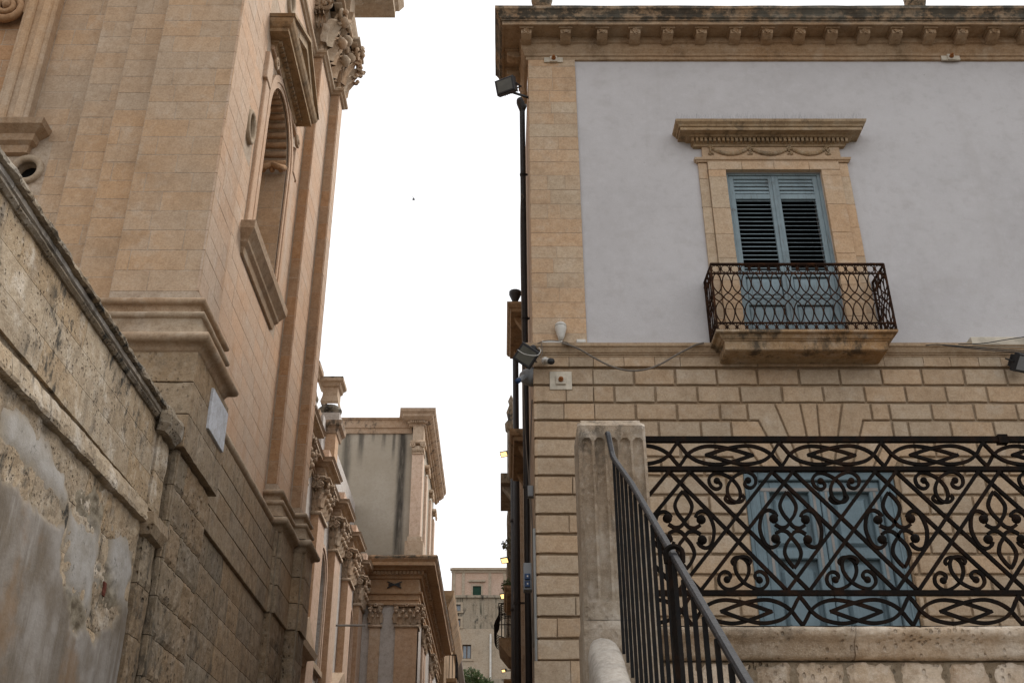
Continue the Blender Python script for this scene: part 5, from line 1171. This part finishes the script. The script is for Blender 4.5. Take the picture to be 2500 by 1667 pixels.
x0, x1, z0b, z1b = frect(1100, 1459, 1262, 1800, FY - 1.2); W2 = [frect(1106.5, 1475, 1124.5, 1490, FY - 1.2), frect(1106.5, 1510, 1124, 1528, FY - 1.2), frect(1129, 1573, 1150, 1607, FY - 1.2)]
zmid = zY(1535, FY - 1.2)
m = MB(); wall_core(m, FR(FY - 1.2), x0, x1 + 3, zmid, z1b, [('rect', *w, .3) for w in W2[:2]]); m.box(x0, x1 + 3, FY - .85, FY + 8, z0b, z1b - .01); part('middle_wall', m, 'far_grey', h3)
m = MB(); wall_core(m, FR(FY - 1.25), x0, x1 + 3, z0b, zmid + .02, [('rect', *W2[2], .3)]); part('lower_wall', m, 'far_beige', h3)
m = MB(); m.fbox(FR(FY - 1.2), x0 - .1, x1 + 3, z1b, z1b + .22, -.5, .2); part('roof_edge', m, 'far_grey', h3)
for i, w in enumerate(W2):
    m = MB(); m.fbox(FR(FY - 1.2), w[0], w[1], w[2], w[3], -.27, -.2); wo = part('window_pane', m, 'paleglass', h3)
    m = MB(); c_ = (w[0] + w[1]) / 2
    for p in ((w[0], w[0] + .07, w[2], w[3]), (w[1] - .07, w[1], w[2], w[3]), (c_ - .05, c_ + .05, w[2], w[3]), (w[0] + .07, w[1] - .07, w[3] - .07, w[3]), (w[0] + .07, w[1] - .07, w[2], w[2] + .07)): m.fbox(FR(FY - 1.2), *p, -.2, -.14)
    part('window_frame', m, 'wood' if i else 'greyplastic', h3)
    m = MB(); m.fbox(FR(FY - 1.2), w[0] - .2, w[0], w[2] - .1, w[3] + .2, -.05, .08); m.fbox(FR(FY - 1.2), w[1], w[1] + .2, w[2] - .1, w[3] + .2, -.05, .08); m.fbox(FR(FY - 1.2), w[0], w[1], w[3], w[3] + .2, -.05, .08); m.fbox(FR(FY - 1.2), w[0] - .25, w[1] + .25, w[2] - .22, w[2] - .1, -.05, .14); part('window_surround', m, 'far_beige', h3)
m = MB(); a = onY(1197.5, 1600, FY - 1.4); m.tube([(a.x, FY - 1.36, z0b), (a.x, FY - 1.36, zY(1555, FY))], .09, 8); part('downpipe', m, 'whiteplastic', h3)
for u, lbl, rr, n in ((1150, 'green bush spilling over a low wall below the far house', 1.0, 900),):
    c = onY(u, 1652, 84); m = MB(); plant(m, (c.x, c.y, c.z - .35), .95, n, .3, .2); plant(m, (c.x + 1.0, c.y, c.z - .9), .8, 500, .3, .2); single('bush', m, 'leaf', lbl, 'bush')
m = MB(); c = onY(1150, 1665, 85); m.box(c.x - 2.5, c.x + 3, 84.6, 85.2, c.z - 6, c.z + .2); single('garden_wall', m, 'far_grey', 'low grey wall behind the green bush in the street gap', 'wall')

# ---------------------------------------------------------------- right-hand side of the street
r3 = thing('street_side_house', 'shabby low street-side house with a cornice and finial beyond the palazzo', 'house', (3, 33, 0))
m = MB(); m.box(.40, 8, 22.02, 44, -1, 9.4, .5); part('wall', m, 'street_wall', r3)
m = MB(); m.plan([(.40, 44), (.40, 22.1)], [(-.1, 9.1), (.05, 9.15), (.08, 9.25), (.22, 9.35), (.25, 9.5), (-.2, 9.6)], .5, .03); part('cornice', m, 'coping', r3)
m = MB(); m.plan([(.40, 44), (.40, 22.1)], [(-.1, 5.9), (.05, 5.95), (.12, 6.05), (.14, 6.15), (-.1, 6.2)], .5, .03); part('string_course', m, 'brownstone', r3)
m = MB(); m.box(-.02, .40, 24.2, 26.2, 9.3, 9.55); m.prism(lambda a, b, n: (a, 24.4 + n, b), [(.40, 8.8), (.40, 9.3), (.02, 9.3)], 0, .3); part('balcony_slab', m, 'coping', r3)
m = MB(); m.box(.14, .36, 23.9, 24.2, 9.5, 10.56); m.lathe([(0, 0), (.14, 0), (.16, .2), (.08, .3), (.12, .5), (.05, .7), (.08, .8), (0, 1.0)], (.24, 24.0, 10.55), 10); part('finial', m, 'coping', r3, True)
# stone balconies on the palazzo's street side
def side_balcony(y0, y1, z, x0, lb):
    t = thing('side_balcony', lb, 'balcony', (.3, (y0 + y1) / 2, z), 'narrow balconies on the palazzo side wall')
    m = MB(); m.plan([(.468, y1 - .1), (x0 + .08, y1 - .1), (x0 + .08, y0 + .1), (.468, y0 + .1)], [(-.3, z), (.0, z), (.02, z + .06), (.05, z + .08), (.08, z + .14), (.08, z + .19), (-.3, z + .2)]); m.box(x0 + .1, .466, y0 + .12, y1 - .12, z + .005, z + .18); part('slab', m, 'brownstone', t)
    for y in (y0 + .3, y1 - .5): m = MB(); m.prism(lambda a, b, n: (a, y + n, b), [(.468, z - .32), (.468, z), (x0 + .15, z), (x0 + .2, z - .1)], 0, .16); part('bracket', m, 'brownstone', t)
side_balcony(16.9, 19.0, 7.3, .14, 'lower brown stone balcony slab seen edge-on along the palazzo side wall')
side_balcony(18.2, 20.4, 10.6, .11, 'upper brown stone balcony slab seen edge-on along the palazzo side wall')
for y, zz, lb in ((25.5, 7.0, 'farther brown balcony slab on the palazzo side wall above two lit lamps'), (28.5, 5.4, 'lowest brown balcony slab near the bottom of the street gap')):
    side_balcony(y, y + 2.2, zz, .06, lb)
bc_ = thing('bulging_balcony', 'dark rounded iron balcony cage projecting into the street gap', 'balcony', (.2, 30, 6.7), None)
def cage(m, c, w):
    for i in range(9):
        y = c[1] - .8 + 1.6 * i / 8; m.tube(catmull([(.46, y, c[2] + .95), (c[0] + .06, y, c[2] + .9), (c[0], y, c[2] + .62), (c[0] - .12, y, c[2] + .34), (c[0] - .06, y, c[2] + .08), (c[0] + .15, y, c[2])], 3), .014, 5)
    for i in range(5):
        x = c[0] + .08 + i * .09; m.tube(catmull([(x, c[1] - .8, c[2] + .95), (x, c[1] - .86, c[2] + .6), (x, c[1] - .98, c[2] + .3), (x, c[1] - .85, c[2])], 3), .014, 5)
    for z, e in ((.93, 0), (.62, 0), (.34, -.12)): m.tube([(.45, c[1] - .84, c[2] + z), (c[0] + e, c[1] - .84, c[2] + z), (c[0] + e, c[1] + .84, c[2] + z)], .014, 5)
bo = onY(1213, 1560, 30); m = MB(); cage(m, (bo.x + .05, 30.6, 6.95), 1); part('cage', m, 'iron', bc_)
m = MB(); m.prism(lambda a, b, n: (a, 29.8 + n, b), [(.466, 6.3), (.466, 6.95), (bo.x + .05, 6.95), (bo.x + .08, 6.75), (.2, 6.45)], 0, 1.6); part('base', m, 'brownstone', bc_)
# downpipes
def downpipe(x, y, z0, z1, r, lb, hop=True):
    t = thing('downpipe', lb, 'downpipe', (x, y, z0)); m = MB(); m.tube([(x, y, z0), (x, y, z1)], r, 12); part('pipe', m, 'darkpipe', t, True)
    if hop: m = MB(); m.lathe([(r * .9, z1 - .06), (r * 1.1, z1), (r * 2.1, z1 + .16), (r * 2.1, z1 + .24), (r * 1.8, z1 + .24)], (x, y, 0), 14); part('hopper', m, 'darkpipe', t, True)
    for i in range(5): z = z0 + (z1 - z0) * (i + .5) / 5; m = MB(); m.lathe([(r, z - .02), (r * 1.18, z - .02), (r * 1.18, z + .02), (r, z + .02)], (x, y, 0), 12); m.box(x, .467, y - .015, y + .015, z - .015, z + .015); part('pipe_clamp', m, 'darkpipe', t)
p1 = onY(1277, 270, 15.4); downpipe(.385, 15.4, -1.5, p1.z, .05, 'long black downpipe with hopper beside the palazzo corner')
p2 = onY(1255, 735, 20.8); downpipe(.31, 20.8, -1.3, p2.z, .065, 'second black downpipe with hopper behind the side balconies')
downpipe(.30, 23.2, -1., 9.0, .09, 'thick dark downpipe low in the street gap', False)
# ================================================================ fixtures on the palazzo corner
def floodlight(name, c, yaw, tilt, w, h, dp, lb, lit=None, roll=0., mat='blackplastic'):
    t = thing(name, lb, 'floodlight', c); T = Matrix.Translation(c) @ Matrix.Rotation(yaw, 4, 'Z') @ Matrix.Rotation(tilt, 4, 'X') @ Matrix.Rotation(roll, 4, 'Y')
    def put(nm, f, mt):
        m = MB(); f(m); m.v = [tuple(T @ Vector(v)) for v in m.v]; part(nm, m, mt, t)
    put('housing', lambda m: (m.fbox(FR(0), -w, w, -h, h, -dp * .4, dp * .5, .012), m.fbox(FR(0), -w * .7, w * .7, -h * .7, h * .7, -dp, -dp * .38, .01)), mat)
    put('front_glass', lambda m: m.fbox(FR(0), -w * .78, w * .78, -h * .74, h * .74, dp * .49, dp * .51, .001), lit or 'lens')
    put('cooling_fins', lambda m: [m.fbox(FR(0), w * (-.66 + .22 * i) - .004, w * (-.66 + .22 * i) + .004, -h * .66, h * .66, -dp * 1.35, -dp * .9) for i in range(7)], mat)
    put('bracket', lambda m: m.bar([(-w * 1.05, 0, 0), (-w * 1.05, dp * 1.6, 0), (w * 1.05, dp * 1.6, 0), (w * 1.05, 0, 0)], .02), mat)
    return t
c = onY(1236, 211, 13.25); fl1 = floodlight('floodlight', c, R(-28), R(22), .165, .125, .13, 'black rectangular floodlight hanging under the palazzo cornice corner')
m = MB(); m.bar([(c.x + .05, c.y + .12, c.z), (.46, c.y + .3, c.z + .02)], .03); m.bar([(c.x + .06, c.y + .1, c.z + .03), (c.x + .1, c.y + .15, c.z + .28)], .03); part('arm', m, 'blackplastic', fl1)
c = onY(1285, 868, 13.2); fl2 = floodlight('floodlight', c, R(-12), R(24), .145, .14, .07, 'black square floodlight tilted like a diamond on the corner above the white camera', roll=R(38))
m = MB(); m.tube(catmull([(c.x - .12, c.y - .08, c.z + .05), (c.x - .02, c.y - .1, c.z - .03), (c.x + .14, c.y - .1, c.z - .05), (c.x + .2, c.y - .05, c.z + .05), (c.x + .18, c.y + .1, c.z + .18)], 5), .006, 5); single('light_cable', m, 'cablewhite', 'thin white cable looped across the diamond-tilted floodlight', 'cable')
m = MB(); m.tube([(c.x + .1, c.y + .1, c.z + .17), (.55, D - .04, c.z + .18)], .03, 8); m.ball((c.x + .1, c.y + .1, c.z + .17), .05, 8, 6); part('arm', m, 'blackplastic', fl2)
def camera_(base, tip, r, lb, mats=('whiteplastic', 'blackplastic')):
    t = thing('security_camera', lb, 'camera', base); b, q = Vector(base), Vector(tip); d = (q - b).normalized(); s = b.lerp(q, .25)
    m = MB(); m.ball(base, r * 1.35, 12, 8); part('mount', m, mats[0], t, True)
    m = MB(); m.tube([s, q], r, 12); part('body', m, mats[0], t, True)
    m = MB(); m.tube([q - d * .04, q + d * .015], r * 1.08, 12); part('lens_hood', m, mats[1], t, True)
a = onY(1331, 881, 13.36); b = onY(1346, 882, 13.18); camera_(a, b, .042, 'white bullet camera below the string course at the palazzo corner')
a = onY(1288, 915, 13.55); b = onY(1264, 930, 13.3); camera_(a, b, .035, 'small dark-capped camera hanging left of the palazzo corner', ('greyplastic', 'bluesocket'))
m = MB(); p = onY(1291, 920, 13.6); m.lathe([(0, -.14), (.05, -.13), (.1, -.08), (.13, 0), (.14, .06), (.11, .09), (.0, .1)], p, 16, 'X'); single('dome_housing', m, 'greyplastic', 'grey rounded housing on the corner beside the small dark-capped camera', 'housing', smooth=True)
al = onY(1369, 808, 13.4); t = thing('alarm_siren', 'white egg-shaped alarm siren standing above the string course', 'siren', al)
m = MB(); m.lathe([(0, -.155), (.03, -.15), (.05, -.09), (.075, .0), (.085, .05), (.083, .06)], al, 18); part('cup', m, 'whiteplastic', t, True)
m = MB(); m.lathe([(.079, .06), (.079, .068), (.084, .07), (.082, .10), (.06, .125), (0, .132)], al, 18); part('lid', m, 'whiteplastic', t, True)
m = MB(); m.tube([(al.x, al.y, al.z - .15), (al.x, al.y + .02, al.z - .19), (al.x + .02, D, al.z - .2)], .016, 6); part('stem', m, 'blackplastic', t)
p = onY(1348, 839, 13.42); m = MB(); m.fbox(FR(13.46), p.x - .145, p.x + .145, p.z - .035, p.z + .035, 0, .08, .008); single('junction_box', m, 'whiteplastic', 'long low white junction box under the alarm siren', 'junction box')
p = onY(1419, 836, 13.42); t = thing('junction_box', 'small two-part white junction box right of the siren', 'junction box', p)
m = MB(); m.fbox(FR(13.48), p.x - .065, p.x + .065, p.z - .003, p.z + .05, 0, .07, .006); part('box_lid', m, 'whiteplastic', t); m = MB(); m.fbox(FR(13.48), p.x - .063, p.x + .063, p.z - .055, p.z - .01, 0, .065, .006); part('box_base', m, 'whiteplastic', t)
# cables
P = [(1372, 837), (1410, 850), (1450, 873), (1490, 893), (1530, 904), (1570, 903), (1610, 890), (1650, 867), (1690, 846), (1700, 841), (1718, 837)]
m = MB(); m.tube(catmull([onY(u, v, 13.33) for u, v in P], 5), .013, 6); single('hanging_cable', m, 'cable', 'sagging grey-brown cable looping from the siren towards the balcony', 'cable')
m = MB(); m.tube(catmull([onY(u, v, 13.34) for u, v in ((1312, 838), (1330, 832), (1350, 831), (1372, 834), (1385, 836), (1392, 843))], 5), .007, 5); m.tube(catmull([onY(u, v, 13.34) for u, v in ((1322, 838), (1324, 860), (1320, 874))], 5), .006, 5); single('box_cables', m, 'cable', 'thin grey cables around the long white junction box', 'cable')
m = MB()
for P in (((2260, 843), (2290, 841), (2360, 846), (2440, 853), (2530, 858)), ((2300, 842), (2360, 849), (2440, 857), (2530, 862)), ((2340, 840), (2400, 838), (2450, 830), (2530, 818))): m.tube(catmull([onY(u, v, 13.3) for u, v in P], 5), .007, 5)
single('wall_cables', m, 'cableblack', 'bundle of thin black cables along the string course at the right edge', 'cable')
p = onY(2490, 885, 13.25); floodlight('floodlight', p, R(20), R(40), .10, .13, .10, 'small black floodlight with grey back at the right edge', 'greyplastic')
a0_, a1_ = onY(2370, 822, 13.35), onY(2600, 838, 13.35)
t = thing('awning_box', 'long beige awning box on the plaster at the right edge', 'awning', a0_); m = MB(); m.fbox(FP, a0_.x, a1_.x, a1_.z - .02, a0_.z, .0, .15, .006); part('box', m, 'platewhite', t); m = MB(); m.fbox(FP, a0_.x - .01, a1_.x, a1_.z - .05, a1_.z - .022, .0, .13, .004); part('lower_flap', m, 'platewhite', t)
m = MB(); m.tube(catmull([(.40, 15.35, 11.2), (.34, 15.3, 11.1), (.33, 15.3, 9.5), (.36, 15.3, 7), (.42, 15.0, 5.5), (.40, 14.5, 4.2), (.42, 14.2, 2.8)], 6), .008, 5); m.tube(catmull([(.44, 13.9, 6.6), (.40, 14.2, 5.6), (.43, 14.2, 4.6), (.42, 14.3, 3.2)], 6), .01, 5); single('corner_cables', m, 'cable', 'loose cables hanging down the palazzo side wall', 'cable')
p = onY(1297, 1203, 14.0); m = MB(); m.fbox(FR(14.0), p.x - .05, p.x + .03, p.z - .08, p.z + .08, 0, .09, .01); single('meter_box', m, 'greyplastic', 'small grey box fixed beside the rusticated palazzo corner', 'box')
p = onY(1288, 1407, 13.9); t = thing('socket_box', 'grey outdoor socket box with two blue sockets on the palazzo side', 'socket box', p)
m = MB(); m.fbox(FR(13.9), p.x - .055, p.x + .055, p.z - .19, p.z + .17, -.1, .06, .008); part('case', m, 'greyplastic', t)
for dz in (-.02, -.12): m = MB(); m.fbox(FR(13.84), p.x - .04, p.x + .03, p.z + dz - .04, p.z + dz + .04, 0, .03, .008); o = part('socket', m, 'bluesocket', t); m = MB(); m.fbox(FR(13.81), p.x - .012, p.x + .006, p.z + dz - .01, p.z + dz + .012, 0, .004, .001); part('socket_label', m, 'whiteplastic', o)
m = MB(); a, b = onY(1304, 1290, 13.6), onY(1313, 1625, 13.6); m.tube([(.44, 13.6, a.z), (.44, 13.6, b.z - 2)], .025, 8); single('conduit_pipe', m, 'greypipe', 'thin grey conduit up the rusticated palazzo corner', 'pipe', smooth=True)
# lit lamps along the street side
for u, v, Y, lb in ((1231, 1108, 26, 'small lit wall floodlight highest up the street side'), (1233, 1367, 25.5, 'brightly lit wall lamp below the upper street balconies'), (1231, 1454, 27, 'lit wall lamp beside the hanging wall plants'), (1230, 1636, 34, 'tiny lit lamp at the bottom of the street gap')):
    p = onY(u, v, Y); s = .11 if Y < 30 else .07; t = floodlight('wall_lamp', p, R(-30), R(35), s, s * .7, .05, lb, 'lamp'); t['group'] = 'lit lamps on the street side'; t['category'] = 'wall lamp'
    m = MB(); m.bar([(p.x, p.y + .05, p.z), (.46, p.y + .1, p.z + .02)], .025); part('arm', m, 'blackplastic', t)
for i, (u, v, Y, n, lb) in enumerate(((1236, 1330, 28, 120, 'trailing dry wall plants above the brightly lit lamp'), (1235, 1430, 29, 200, 'green wall plants between the two lit lamps'))):
    c = onY(u, v, Y); m = MB(); plant(m, (c.x + .06, c.y, c.z), .16, n * 2, 0, .055); single('wall_plant', m, 'dryleaf' if i == 0 else 'leaf', lb, 'plant')
# small bird in the sky
p = onY(1010, 487, 40.); m = MB(); m.ball(p, .04, 8, 6, (2.0, 1, .8)); m.add([(p.x - .02, p.y, p.z), (p.x + .03, p.y, p.z), (p.x - .02, p.y - .16, p.z + .05), (p.x - .05, p.y - .14, p.z + .05)], [(0, 1, 2, 3)]); m.add([(p.x - .02, p.y, p.z), (p.x + .03, p.y, p.z), (p.x - .02, p.y + .16, p.z + .05), (p.x - .05, p.y + .14, p.z + .05)], [(0, 1, 2, 3)]); single('bird', m, 'bird', 'tiny dark bird in the white sky', 'bird')
